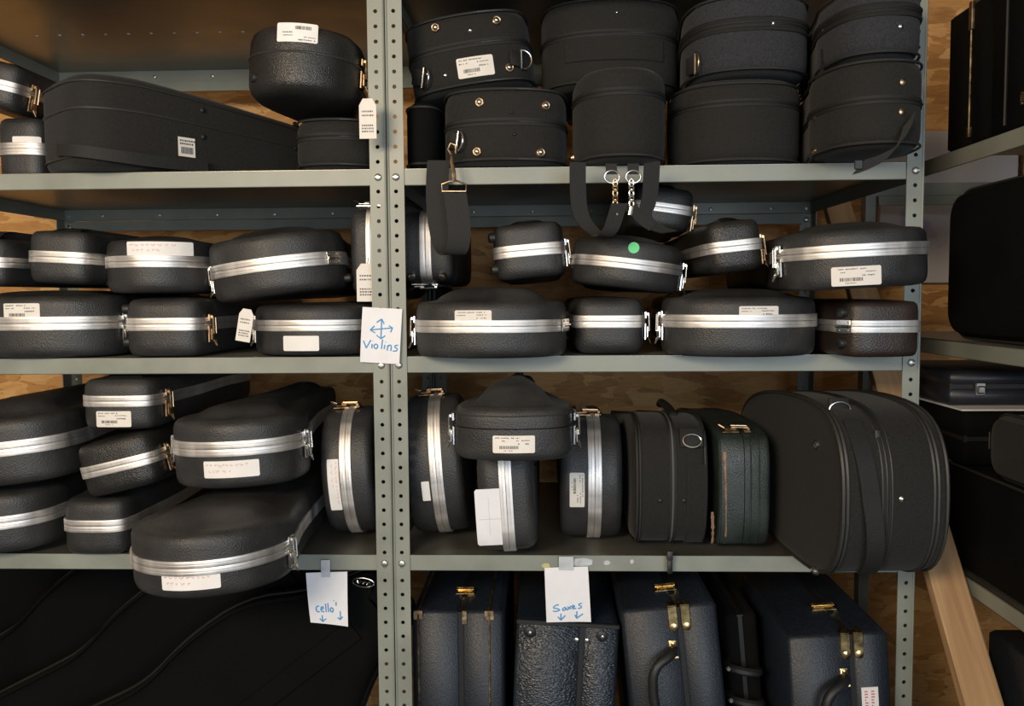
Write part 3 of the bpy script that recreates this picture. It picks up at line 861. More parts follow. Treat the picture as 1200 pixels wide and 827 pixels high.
# ---- top shelf, right bay
c = softc('large tilted soft black case with metal glides and a cream price label', 549, 57, 150, 88, 0.05, 0.5, tilt=-8, bow=0.035, pip=(0.06, 0.95), zipf=0.56)
c.studs([(510, 31), (581, 22), (596, 77)], 0.0085)
c.dring(496, 88, 0.036, ang=70); c.dring(608, 66, 0.034, ang=82)
c.sticker((536, 66, 578, 89)); c.rivets([(499, 84), (521, 87), (551, 35)], 0.004)
c = softc('soft black case with four round metal glides and a snap hook, on the top shelf', 591, 147, 150, 90, -0.03, 0.58, dome=0, rest=Z1+0.0015, bow=0.04, pip=(0.07, 0.95), zipf=0.54)
c.studs([(562, 119), (639, 121), (559, 177), (633, 177)], 0.0082)
c.dring(537, 163, 0.034, ang=80); c.rivets([(600, 131), (603, 157)], 0.003, RUB)
c = softc('soft black case with a stitched handle pad, topmost above the narrow soft case', 717, 46, 168, 104, 0.08, 0.42, bow=0.05, pip=(0.06, 0.95), zipf=0.58)
c.pullrect((665, 42, 776, 70), FAB, 'handle_pad'); c.rivets([(723, 14)], 0.003)
c = softc('narrow soft black case with a rounded end above the looped strap', 729, 137, 114, 108, -0.07, 0.58, dome=0, rest=Z1+0.0015, bow=0.055, pip=(0.05,), zipf=0.72)
c.studs([(674, 172)], 0.008)
c = softc('soft charcoal case with dark bands and a brass ring, on the top shelf stack', 882, 36, 150, 92, -0.04, 0.55, bow=0.05, bodymat=FAB2, pip=(0.05, 0.95), zipf=0.60)
c.dring(824, 66, 0.036, OLDB, 90); c.rivets([(907, 26)], 0.004)
c.piping((0.66, 0.54), 0.004, WEB)
c = softc('plain wide soft black case with a round end under the charcoal one', 870, 141, 158, 98, -0.02, 0.56, dome=0, rest=Z1+0.0015, bow=0.055, pip=(0.04, 0.93), zipf=0.70)
c = softc('soft charcoal case with dark bands next to the upright hard cases', 1033, 20, 108, 84, -0.15, 0.34, yaw=2, bow=0.04, bodymat=FAB2, pip=(0.05, 0.95), zipf=0.62)
c.piping((0.68, 0.56), 0.004, WEB); c.rivets([(1057, 30), (973, 14)], 0.004)
c.pullrect((963, 36, 973, 72), RUB, 'zipper_pull')
c = softc('soft black case with metal rivets and a dangling strap end by the corner post', 1031, 134, 122, 104, -0.16, 0.34, yaw=2, dome=0, rest=Z1+0.0015, bow=0.05, pip=(0.05, 0.95), zipf=0.52)
c.rivets([(973, 121), (972, 163), (1060, 95), (1059, 130)], 0.0055, OLDB)
c = softc('dark soft case added as shaded underside of the tilted case, behind the four-glide case at the post', 497, 150, 44, 80, 0.03, 0.5, rest=Z1+0.0015, bodymat=FABN, bow=0.03, zipf=None)  # dark shell added where the tilted case's underside lies in shade
# ---- soft and green cases on the lowest shelf
c = softc('soft black zipped case on its side with a ring and pocket, beside the green case', 783, 576, 89, 152, 0.0, 0.60, stand=1, rest=Z3+0.0055, bow=0.03, pip=(0.06, 0.1, 0.94), zipf=None, name='zipped_violin_case')
c.zipper(0.52, mat('grey_zip_teeth', (0.10, 0.10, 0.10), 0.45))
c.pullrect((804, 545, 829, 640), FAB, 'pocket'); c.rivets([(774, 587), (802, 587)], 0.004, RUB)
l = c.loc(812, 521); x, y, n = c.surf(l.x, 0.004)
M = frame((x, y, l.z), n, (-1, 0, 0))
MB().box(-0.02, 0.02, -0.008, 0.026, -0.003, 0.003, M, 0.001).build('ring_tab', WEB, c.root)
MB().tube([(0.016*math.cos(t), 0.016*math.sin(t)*0.75+0.002, 0.006) for t in [2*PI*i/24 for i in range(24)]], 0.0016, 8, True, M).build('d_ring', NICK, c.root)
M = c.M.inverted() @ Matrix.Translation(at(785, 652, -0.012)) @ Matrix.Rotation(PI/2, 4, 'X')
MB().box(-0.0045, 0.0045, -0.030, -0.006, 0, 0.003, M, 0.001).build('zipper_pull', RUB, c.root)
MB().box(-0.005, 0.005, -0.006, 0.010, -0.006, 0.004, M, 0.001).build('zipper_slider', PIPE, c.root)
MB().tube(chaikin([(-c.W/2+0.002, 0.10, c.T*0.62), (-c.W/2-0.005, 0.12, c.T*0.62), (-c.W/2-0.006, 0.26, c.T*0.62), (-c.W/2+0.002, 0.28, c.T*0.62)], 2, False), 0.008, 8).build('handle', RUB, c.root)
c = Case('green_instrument_case', 'dark green worn leatherette case with tan scuffed seams', 866, 577, 60, 144, 0.0, cat='instrument case', stand=1, rest=Z3+0.0045, tilt=0)
w = c.W/2
P = chaikin([(0, 0), (0.7*w, 0.004), (w, 0.03), (w, 0.3), (0.7*w, 0.56), (0, 0.58), (-0.7*w, 0.56), (-w, 0.3), (-w, 0.03), (-0.7*w, 0.004)], 3)
c.shell(P, 0.5, bodymat=GRN, soft=0.006, dome=0, gap=0.0006)
c.piping((0.04, 0.62, 0.78), 0.0018, GRN); c.latch(0.04, -1, OLDB)
for (a, b, q) in ((850, 530, 640), (835, 600, 640)):
    l0 = c.loc(a, b); l1 = c.loc(a+2, q)
    mb = MB(); rnd = random.Random(a)
    for i in range(10):
        u = l0.x+(l1.x-l0.x)*i/10; u2 = l0.x+(l1.x-l0.x)*(i+1)/10; z = l0.z+(l1.z-l0.z)*i/10
        hw = 0.0006+0.0024*rnd.random()
        A = c.surf(u, 0.0006); B = c.surf(u2, 0.0006)
        mb.add([(A[0], A[1], z-hw), (B[0], B[1], z-hw), (B[0], B[1], z+hw), (A[0], A[1], z+hw)], [(0, 1, 2, 3)])
    mb.build('worn_seam', WORN, c.root, smooth=False)
# ---- the big round-nosed case
c = Case('horn_case', 'big soft black round-ended case with webbing handle, hanging over the shelf by the plank', 1037, 577, 128, 216, -0.21, cat='instrument case', stand=1, rest=Z3+0.006, yaw=4)
w = c.W/2
P = chaikin([(0, 0), (0.5*w, 0.008), (0.86*w, 0.045), (w, 0.12), (w, 0.28), (0.85*w, 0.44), (0.5*w, 0.52), (0, 0.53), (-0.5*w, 0.52), (-0.85*w, 0.44), (-w, 0.28), (-w, 0.12), (-0.86*w, 0.045), (-0.5*w, 0.008)], 3)
c.shell(P, 0.5, bodymat=FAB, soft=0.008, dome=0.012)
c.piping((0.02, 0.06), 0.0034); c.zipper(0.42); c.piping((0.38, 0.47), 0.0016); c.piping((0.86, 0.9, 0.98), 0.003)
c.rivets([(1019, 583), (1058, 585)], 0.0045)
for py in (505, 640):
    v = c.M.inverted() @ at(954, py, 0.02)
    MB().lathe([(0.007, -0.004), (0.007, 0.004), (0.004, 0.006)], frame((v.x, 0.10, 0.0), (0, 0, -1), (1, 0, 0)), 12).build('foot', NICK, c.root)
def on_front(c, px, py, off):
    l = c.loc(px, py); a = c.surf(l.x, off)
    return (a[0], a[1], l.z)
pts = [on_front(c, px, py, o) for px, py, o in ((1013, 500, 0.003), (1014, 530, 0.004), (1017, 565, 0.006), (1019, 585, 0.004), (1022, 610, 0.010), (1025, 640, 0.014), (1029, 665, 0.010), (1034, 682, 0.004))]
MB().ribbon(chaikin(pts, 2, False), (0, 0, 0.027), 0.003).build('webbing_handle', WEB, c.root)
l = on_front(c, 1012, 487, 0.004); M = frame(l, (0, -1, 0), (-1, 0, 0))
MB().box(-0.016, 0.016, -0.02, 0.012, -0.003, 0.0035, M, 0.001).build('ring_tab', WEB, c.root)
MB().tube([(0.017*math.cos(t), -0.006+(0.016*math.sin(t) if math.sin(t) < 0 else 0.012*math.sin(t)), 0.006) for t in [2*PI*i/24 for i in range(24)]], 0.0017, 8, True, M).build('d_ring', NICK, c.root)
l = on_front(c, 1039, 510, 0.006); M = frame(l, (0, -1, 0), (-1, 0, 0))
MB().box(-0.005, 0.005, -0.026, 0.0, 0, 0.003, M, 0.001).build('zipper_pull', RUB, c.root)

# ------------------------------------------------------------------ rectangular cases
def latch_top(mb, M, w=0.03):
    mb.box(-w/2, w/2, -0.012, 0.012, 0, 0.003, M, 0.0008)
    mb.box(-w*0.4, w*0.4, -0.008, 0.008, 0.003, 0.007, M, 0.002)
    mb.tube([(-w*0.45, -0.004, 0.008), (w*0.45, -0.004, 0.008), (w*0.45, 0.004, 0.008), (-w*0.45, 0.004, 0.008)], 0.0015, 6, True, M)
def box_case(name, label, W, D, H, M, material, seam=0.5, axis='x', bev=0.006, cat='instrument case', group=None):
    """two halves that meet at a seam; local origin at the base centre of the front face"""
    root = empty(name, label, cat, M, group)
    if axis == 'x':
        xs = -W/2+W*seam
        MB().box(-W/2, xs-0.0009, 0, D, 0, H, None, bev).build('body', material, root, angle=50)
        MB().box(xs+0.0009, W/2, 0, D, 0, H, None, bev).build('lid', material, root, angle=50)
        MB().box(xs-0.006, xs+0.006, 0.003, D-0.003, 0.003, H-0.003).build('seam_gasket', RUB, root, smooth=False)
    else:
        zs = H*seam
        MB().box(-W/2, W/2, 0, D, 0, zs-0.0009, None, bev).build('body', material, root, angle=50)
        MB().box(-W/2, W/2, 0, D, zs+0.0009, H, None, bev).build('lid', material, root, angle=50)
        MB().box(-W/2+0.003, W/2-0.003, 0.003, D-0.003, zs-0.006, zs+0.006).build('seam_gasket', RUB, root, smooth=False)
    return root
def standing(pa, pb, Y, lean):
    """upright case whose front top edge runs between two photo pixels; stands on the low shelf"""
    a, b = at(pa[0], pa[1], Y), at(pb[0], pb[1], Y)
    W = (b-a).length
    R = Matrix.Rotation(math.radians(lean), 4, 'Y')
    top = (a+b)/2
    sn, cs = math.sin(math.radians(lean)), math.cos(math.radians(lean))
    H = (top.z-ZLOW-0.002-abs(sn)*W/2)/cs
    base = top - (R @ Vector((0, 0, H)))
    return W, H, Matrix.Translation(base) @ R
def front_handle(root, x, z, y=0.0, s=1.0, m_=None):
    pts = chaikin([(x, y, z), (x-0.004*s, y-0.022*s, z), (x-0.040*s, y-0.034*s, z-0.015*s), (x-0.046*s, y-0.034*s, z-0.06*s), (x-0.04*s, y-0.034*s, z-0.115*s), (x-0.004*s, y-0.022*s, z-0.13*s), (x, y, z-0.13*s)], 2, False)
    h = MB().tube(pts, 0.0085*s, 10).build('handle', RUB, root)
    for zz in (z, z-0.13*s):
        mb = MB()
        M = frame((x, y, zz), (0, -1, 0))
        mb.box(-0.007, 0.007, -0.016, 0.016, -0.001, 0.003, M, 0.001)
        mb.tube([(-0.007, -0.012, 0.007), (0.007, -0.012, 0.007)], 0.0035, 8, False, M)
        mb.lathe([(0.004, 0), (0.004, 0.005), (0.002, 0.006)], M @ Matrix.Translation((0, 0.011, 0)), 10)
        mb.build('handle_bracket', m_ or BRASS, h)
def corner_latch(root, xs, H):
    for sg in (-1, 1):
        mb = MB()
        x = xs+sg*0.011
        mb.box(x-0.008, x+0.008, -0.003, 0.001, H-0.036, H+0.002, None, 0.001)
        mb.box(x-0.008, x+0.008, -0.003, 0.018, H-0.001, H+0.003, None, 0.001)
        mb.lathe([(0.008, 0), (0.007, 0.0025), (0.003, 0.004)], frame((x, -0.001, H-0.036), (0, -1, 0)), 14)
        mb.build('latch', BRASS, root, angle=35)
# first saxophone case: gilt piped edges
W, H, M = standing((483, 717), (590, 715), 0.03, 0)
r = box_case('saxophone_case', 'navy black saxophone case with gilt piping down both front edges', W, 0.54, H, M, VIN, 0.53)
for x in (-W/2+0.011, W/2-0.026):
    MB().tube([(x, -0.001, 0.02), (x, -0.001, H-0.006), (x, 0.01, H+0.0006), (x, 0.53, H+0.0006)], 0.0022, 6).build('gilt_piping', OLDB, r)
    MB().box(x-0.009, x+0.009, -0.0018, 0.004, H-0.016, H+0.0012, None, 0.001).build('corner_guard', OLDB, r, angle=30)
xs = -W/2+W*0.53
mb = MB(); latch_top(mb, Matrix.Translation((xs, 0.10, H)), 0.036); mb.build('latch', BRASS, r)
MB().box(xs+0.002, xs+0.012, -0.002, 0.004, H-0.024, H+0.001, None, 0.001).build('clip', OLDB, r, angle=30)
# second: crocodile vinyl
W, H, M = standing((606, 724), (726, 735), 0.0, 3)
r = box_case('saxophone_case', 'saxophone case in navy crocodile vinyl under the Saxes sign', W, 0.54, H, M, CROC, 0.64)
for x, z in ((-W/2+0.024, H-0.02), (W/2-0.03, H-0.02)):
    g = MB().lathe([(0.010, -0.002), (0.010, 0.003), (0.007, 0.005)], frame((x, 0, z), (0, -1, 0)), 16).build('rubber_foot', RUB, r)
    MB().lathe([(0.004, 0.004), (0.003, 0.007), (0.001, 0.0075)], frame((x, 0, z), (0, -1, 0)), 10).build('rivet_and_light_dot', NICK, g)
xs = -W/2+W*0.64
for x in (xs-0.009, xs+0.009): MB().lathe([(0.004, -0.001), (0.004, 0.002), (0.002, 0.003)], frame((x, 0, H-0.03), (0, -1, 0)), 10).build('rivet_and_light_dot', NICK, r)
MB().box(-W/2-0.0004, W/2+0.0004, -0.0012, 0.006, H-0.007, H+0.0008, None, 0.001).build('edge_binding', RUB, r, angle=30)
mb = MB(); latch_top(mb, Matrix.Translation((xs, 0.09, H)), 0.036); mb.build('latch', NICK, r)
# third: plain with brass latches and handle
W, H, M = standing((728, 717), (839, 705), -0.03, -6)
r = box_case('saxophone_case', 'plain navy saxophone case with brass latches and handle, between two others', W, 0.54, H, M, VIN, 0.60)
xs = -W/2+W*0.60
corner_latch(r, xs, H); front_handle(r, xs-0.016, H-0.075)
mb = MB(); latch_top(mb, Matrix.Translation((xs-0.01, 0.09, H)), 0.04); mb.build('latch', BRASS, r)
# fourth: with a white label
W, H, M = standing((923, 748), (1041, 738), -0.05, -4)
r = box_case('saxophone_case', 'navy saxophone case with brass latches and a white sticker, by the corner post', W, 0.50, H, M, VIN, 0.63)
xs = -W/2+W*0.63
corner_latch(r, xs, H); front_handle(r, xs-0.016, H-0.075)
mb = MB(); latch_top(mb, Matrix.Translation((xs-0.01, 0.12, H)), 0.045); mb.build('latch', BRASS, r)
st = MB().box(xs+0.012, xs+0.040, -0.0012, 0, H-0.17, H-0.095, None).build('price_label', STW, r, smooth=False, label='white label with faded red handwriting')
mb = MB(); rnd = random.Random(5)
for k in range(12):
    z = H-0.102-k*0.005
    mb.box(xs+0.017, xs+0.019+0.004*rnd.random(), -0.0018, -0.0012, z-0.0012, z+0.0012); mb.box(xs+0.028, xs+0.030+0.004*rnd.random(), -0.0018, -0.0012, z-0.0012, z+0.0012)
mb.build('handwriting', INKR, st, smooth=False)
# dark case with two loop handles behind
W, H, M = standing((848, 720), (886, 718), 0.08, -5)
r = box_case('instrument_case', 'black case with two loop handles wedged between the navy saxophone cases', W, 0.30, H, M, FABN, 0.5)
for z in (H-0.09, H-0.15):
    MB().tube(chaikin([(-0.03, 0.002, z), (-0.034, -0.02, z), (-0.01, -0.035, z-0.004), (0.02, -0.03, z-0.012), (0.025, 0.002, z-0.02)], 2, False), 0.008, 8).build('handle', RUB, r)
    MB().lathe([(0.005, 0), (0.005, 0.003), (0.003, 0.005)], frame((-0.034, -0.026, z), (0, -1, 0)), 10).build('rivet_and_light_dot', NICK, r)

# ------------------------------------------------------------------ cello bags under the left bay
def cello_bag(label, base, d, nrm, T, L=1.16, logo=False, k=1.0):
    y = Vector(d).normalized(); z = Vector(nrm); z = (z-y*z.dot(y)).normalized(); x = y.cross(z)
    M = Matrix.Identity(4)
    for i in range(3): M[i][0], M[i][1], M[i][2], M[i][3] = x[i], y[i], z[i], base[i]
    root = empty('cello_bag', label, 'cello bag', M)
    half = [(0, 0), (0.13, 0.005), (0.21, 0.06), (0.22, 0.2), (0.17, 0.42), (0.155, 0.5), (0.175, 0.62), (0.165, 0.76), (0.10, 0.86), (0.075, 0.95), (0.07, L-0.03), (0.05, L), (0, L)]
    P = chaikin([(a*k, b) for a, b in half]+[(-a*k, b) for a, b in half[-2:0:-1]], 3)
    N = normals2(P)
    o = lambda q, zz: offs(P, N, q, zz)
    def tap(ring): return [(p[0], p[1], p[2]*(1-0.45*max(0, p[1]-0.3)/L)) for p in ring]
    mb = MB().rings([tap(o(e, zz)) for e, zz in ((0.045, -T/2), (0.02, -T/2+0.01), (0.005, -T/2+0.035), (0, 0), (0.005, T/2-0.035), (0.02, T/2-0.01), (0.045, T/2))])
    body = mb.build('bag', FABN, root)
    for zz in (-T/2+0.03, T/2-0.03):
        MB().tube(tap(o(0.003, zz))[::2], 0.004, 6, True).build('piping', FABN, root)
    MB().tube(tap(o(-0.001, 0.0))[::2], 0.0026, 6, True).build('zipper', RUB, root)
    zt = lambda yy: (T/2)*(1-0.45*max(0, yy-0.3)/L)
    MB().ribbon([(0.0, yy, zt(yy)+0.004) for yy in (0.35, 0.5, 0.6, 0.75, 0.9)], (0.04, 0, 0), 0.004).build('strap', FABN, root)
    if logo:
        e = M.inverted() @ at(426, 682, base[1]-T*0.40)
        f = M.to_3x3().inverted() @ Vector((1, 0, -0.12)).normalized(); g = M.to_3x3().inverted() @ Vector((0.12, 0, 1)).normalized()
        zo = zt(e.y)+0.006
        q = lambda a, b: (e.x+f.x*a+g.x*b, e.y+f.y*a+g.y*b, zo)
        lg = MB().tube([q(0.020*math.cos(t), 0.0085*math.sin(t)) for t in [2*PI*i/28 for i in range(28)]], 0.0012, 6, True)
        lg.tube([q(-0.014+0.0023*i, 0.0032*math.sin(i*1.9)) for i in range(13)], 0.0011, 5)
        lg.build('oval_emblem', NICK, root, label='small oval metal emblem')
    return root
cello_bag('black cello bag with an oval emblem, leaning beside the Cello sign', (-0.80, 0.108, 0.19), (0.78, 0, 0.60), (0.05, -1, 0.0), 0.12, L=1.0, logo=True)
cello_bag('black cello bag leaning directly behind the emblem bag', (-0.98, 0.236, 0.19), (0.76, 0, 0.62), (0.05, -1, 0.0), 0.12, L=1.0)
cello_bag('black cello bag third in the row behind the emblem bag', (-1.20, 0.364, 0.19), (0.76, 0, 0.62), (0.05, -1, 0.0), 0.12, L=1.0)
cello_bag('black cello bag leaning nearest to the strand board wall', (-1.50, 0.49, 0.19), (0.78, 0, 0.60), (0.05, -1, 0.0), 0.11, L=1.0)  # added this far left to darken wall that lies in shade

# ------------------------------------------------------------------ things on the side rack
def soft_box(name, label, x0, x1, y0, y1, z0, z1, rad, material, cat='instrument case', axis='x', seams=()):
    """rounded slab lying along x: rounded rectangle in the y-z plane"""
    root = empty(name, label, cat, Matrix.Translation(((x0+x1)/2, (y0+y1)/2, z0)))
    hy, H, hx = (y1-y0)/2, z1-z0, (x1-x0)/2
    pts = []
    for cy_, cz_, a0 in ((hy-rad, rad, -90), (hy-rad, H-rad, 0), (-hy+rad, H-rad, 90), (-hy+rad, rad, 180)):
        for i in range(7):
            t = math.radians(a0+15*i); pts.append((cy_+rad*math.cos(t), cz_+rad*math.sin(t)))
    N = normals2(pts)
    def ring(e, x): return [(x, p[0]-q[0]*e, p[1]-q[1]*e) for p, q in zip(pts, N)]
    MB().rings([ring(rad*0.5, -hx), ring(rad*0.2, -hx+rad*0.1), ring(0.002, -hx+rad*0.4), ring(0, -hx+rad*0.6), ring(0, 0)]).build('body', material, root)
    MB().rings([ring(0, 0.0005), ring(0, hx-rad*0.6), ring(0.002, hx-rad*0.4), ring(rad*0.5, hx)]).build('lid', material, root)
    for x in (-hx+rad*0.45, 0.0): MB().tube(ring(-0.0008, x), 0.0025, 6, True).build('piping', PIPE, root)
    return root
x0 = XR+0.004
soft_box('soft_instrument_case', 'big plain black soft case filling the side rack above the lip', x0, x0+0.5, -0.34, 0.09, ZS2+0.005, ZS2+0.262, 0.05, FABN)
def rackbox(name, label, xa, xb, ya, yb, z, H, material, seam=0.5):
    # turned so that its front faces the aisle (towards -x)
    M = Matrix.Translation((xa, (ya+yb)/2, z)) @ Matrix.Rotation(-PI/2, 4, 'Z')
    return box_case(name, label, yb-ya, xb-xa, H, M, material, seam, 'x', 0.005)
r = rackbox('hard_case', 'slim upright black hard case with brass edge hardware on the side rack', x0, x0+0.45, -0.05, 0.09, ZS1+0.0015, 0.235, FABN, 0.6)
mb = MB(); mb.box(0.008, 0.020, -0.004, 0.002, 0.19, 0.235, None, 0.001); mb.box(0.008, 0.020, -0.004, 0.01, 0.232, 0.238, None, 0.001); mb.box(0.010, 0.018, -0.004, 0.002, 0.012, 0.03, None, 0.001); mb.build('latch', OLDB, r)
MB().tube([(0.014, -0.001, 0.03), (0.014, -0.001, 0.19)], 0.002, 6).build('edge_strip', OLDB, r)
r = rackbox('hard_case', 'tall upright black hard case with a brass latch at its base on the side rack', x0, x0+0.45, -0.36, -0.06, ZS1+0.0015, 0.36, FABN, 0.45)
mb = MB(); mb.box(-0.05, -0.02, -0.006, 0.002, 0.03, 0.05, None, 0.001); mb.box(-0.045, -0.025, -0.010, -0.004, 0.032, 0.046, None, 0.002); mb.build('latch', BRASS, r)
for x in (-0.1, 0.06): MB().tube([(x, -0.002, 0.01), (x, -0.002, 0.35)], 0.0025, 6).build('edge_strip', RUB, r)
soft_box('slim_case', 'slim black case under the side-standing violin case beside the post', 0.034, 0.064, 0.24, 0.50, Z2+0.005, V1Z-0.007, 0.012, FABN)
# stack on the lowest visible shelf of the side rack
soft_box('soft_instrument_case', 'large dark soft case lying at the bottom of the side rack stack', x0, x0+0.5, -0.45, 0.10, ZS3+0.005, ZS3+0.176, 0.02, FABN)
soft_box('soft_instrument_case', 'small rounded soft black bag on top of the side rack stack', x0+0.01, x0+0.35, -0.26, -0.06, ZS3+0.1805, ZS3+0.284, 0.035, FAB)
zt = ZS3+0.178
r = box_case('hard_case', 'flat black hard case with two dark latches in the side rack stack', 0.26, 0.36, 0.095, Matrix.Translation((x0+0.14, 0.02, zt)), FABN, 0.5, 'z')
for x in (-0.07, 0.01):
    mb = MB(); mb.box(x-0.018, x+0.018, -0.004, 0.001, 0.030, 0.062, None, 0.001); mb.tube([(x-0.012, -0.006, 0.036), (x+0.012, -0.006, 0.036), (x+0.012, -0.006, 0.056), (x-0.012, -0.006, 0.056)], 0.0018, 6, True); mb.build('latch', mat('dull_steel_%d' % int(x*100+50), (0.25, 0.25, 0.25), 0.35, 1.0), r)
tag(MB().box(x0+0.01, x0+0.25, 0.03, 0.3, zt+0.0955, zt+0.0985, None, 0.001).build('paper_stack', PAPER, smooth=False), 'thin white paper stack under the briefcase on the side rack', 'paper')
r = box_case('briefcase', 'black quilted briefcase with two chrome latches on the side rack', 0.20, 0.28, 0.062, Matrix.Translation((x0+0.11, 0.08, zt+0.099)), mat('quilted_black_vinyl', (0.016, 0.018, 0.026), 0.4, grain=240, bump=1.0, bdist=0.002, kind='weave'), 0.55, 'z')
for x in (-0.045, 0.06):
    mb = MB(); mb.box(x-0.009, x+0.009, -0.005, 0.001, 0.018, 0.042, None, 0.0015); mb.box(x-0.007, x+0.007, -0.009, -0.004, 0.022, 0.036, None, 0.002); mb.build('latch', NICK, r)
# navy case under the side rack
rackbox('instrument_case', 'plain navy case standing low beneath the side rack behind the plank', x0+0.01, x0+0.5, -0.62, -0.08, 0.001, 0.80, VIN, 0.5)

# ------------------------------------------------------------------ lumber
def lumber(label, A, B, w, t, n=1):
    A, B = Vector(A), Vector(B)
    zz = (A-B).normalized(); x = Vector((1, 0, 0)); x = (x-zz*x.dot(zz)).normalized(); y = zz.cross(x)
    M = Matrix.Identity(4)
    for i in range(3): M[i][0], M[i][1], M[i][2], M[i][3] = x[i], y[i], zz[i], B[i]
    root = empty('wooden_plank', label, 'plank', M)
    L = (A-B).length
    MB().box(-w/2, w/2, -t/2, t/2, 0, L, None, 0.0015).build('board', PINE, root, smooth=False)
    for k in range(3):
        MB().box(w/2-0.0005, w/2+0.0012, -t/2+t*(0.1+0.3*k), -t/2+t*(0.3+0.3*k), 0.002, L-0.002).build('edge_ply', LATH, root, smooth=False)
    return root
dy = 0.385/0.457
lumber('light pine plank slanting up through the gap beside the corner post', (0.948, 0.22+(1.62-1.175)*dy, 1.62), (0.948, 0.22-(1.175-0.012)*dy, 0.012), 0.058, 0.022)

# ------------------------------------------------------------------ hanging straps
def P3(px, py, Y): return at(px, py, Y)
rt = empty('shoulder_strap', 'black webbing strap with a snap hook looping down over the top shelf edge', 'strap', Matrix.Translation(at(530, 240, -0.03)))
inv = rt.matrix_world.inverted()
pts = chaikin([P3(514, 188, -0.020), P3(512, 215, -0.022), P3(513, 250, -0.022), P3(518, 282, -0.024), P3(526, 298, -0.034), P3(535, 297, -0.046), P3(539, 275, -0.052), P3(536, 245, -0.052), P3(533, 226, -0.05)], 2, False)
o = MB().ribbon([inv @ Vector(p) for p in pts], (0.038, 0.004, 0), 0.003).build('webbing', WEB, rt)
mb = MB()
mb.tube([inv @ P3(*q) for q in ((518, 216, -0.05), (518, 224, -0.05), (546, 224, -0.05), (546, 216, -0.05), (536, 212, -0.052), (527, 212, -0.052))], 0.0016, 8, True)
mb.tube([inv @ P3(*q) for q in ((532, 212, -0.052), (531, 200, -0.05), (529, 188, -0.045), (529, 180, -0.04))], [0.0042, 0.004, 0.003, 0.002], 8)
mb.tube([inv @ P3(*q) for q in ((529, 182, -0.04), (525, 175, -0.04), (528, 168, -0.038), (534, 170, -0.038), (534, 180, -0.04))], 0.0016, 8)
mb.build('snap_hook', OLDB, rt)
rt = empty('shoulder_strap', 'black webbing strap looping low with two metal rings and hooks above the green dot', 'strap', Matrix.Translation(at(725, 230, -0.03)))
inv = rt.matrix_world.inverted()
def rib(q, w, nm='webbing'): MB().ribbon(chaikin([inv @ P3(*p) for p in q], 2, False), w, 0.003).build(nm, WEB, rt)
rib([(677, 190, -0.085), (677, 225, -0.085), (679, 250, -0.085), (690, 268, -0.085), (706, 278, -0.088), (716, 270, -0.095), (722, 250, -0.095), (726, 238, -0.095)], [(0.026, 0.006, 0)]*200)
rib([(764, 190, -0.088), (763, 215, -0.088), (760, 240, -0.088), (752, 256, -0.09), (770, 268, -0.09), (785, 272, -0.09)], (0.026, 0.006, 0.004))
rib([(716, 192, -0.086), (717, 204, -0.088)], (0.018, 0, 0), 'tab'); rib([(742, 192, -0.086), (742, 204, -0.088)], (0.018, 0, 0), 'tab')
rib([(740, 240, -0.092), (748, 255, -0.092), (765, 266, -0.092)], (0.012, 0.004, 0.012))
for x in (717, 742):
    ctr = inv @ P3(x, 207, -0.09)
    MB().tube([ctr+Vector((0.012*math.cos(t), 0, 0.010*math.sin(t))) for t in [2*PI*i/20 for i in range(20)]], 0.0015, 8, True).build('ring', NICK, rt)
    mb = MB()
    for k in range(5):
        cc = inv @ P3(x+(4 if x < 730 else -2), 214+k*6, -0.092)
        mb.tube([cc+Vector((0.0035*math.cos(t), 0.0035*math.sin(t)*(k % 2), 0.006*math.sin(t))) for t in [2*PI*i/12 for i in range(12)]], 0.0013, 6, True)
    mb.tube([inv @ P3(x+(4 if x < 730 else -2), 242, -0.092), inv @ P3(x+(6 if x < 730 else -4), 252, -0.092)], 0.0045, 8)
    mb.build('snap_hook', OLDB if x < 730 else NICK, rt)
# strap end dangling from the last soft case
rt = empty('strap_end', 'short black strap end dangling over the top shelf at the corner post', 'strap', Matrix.Translation(at(1040, 190, -0.17)))
inv = rt.matrix_world.inverted()
MB().ribbon(chaikin([inv @ P3(*q) for q in ((1066, 140, -0.165), (1060, 160, -0.17), (1045, 180, -0.17), (1020, 192, -0.17), (1006, 196, -0.17))], 2, False), (0.018, 0, 0.022), 0.003).build('webbing', WEB, rt)
MB().box(-0.006, 0.006, -0.002, 0.002, -0.007, 0.007, Matrix.Translation(inv @ P3(1006, 193, -0.172)), 0.001).build('buckle', RUB, rt)

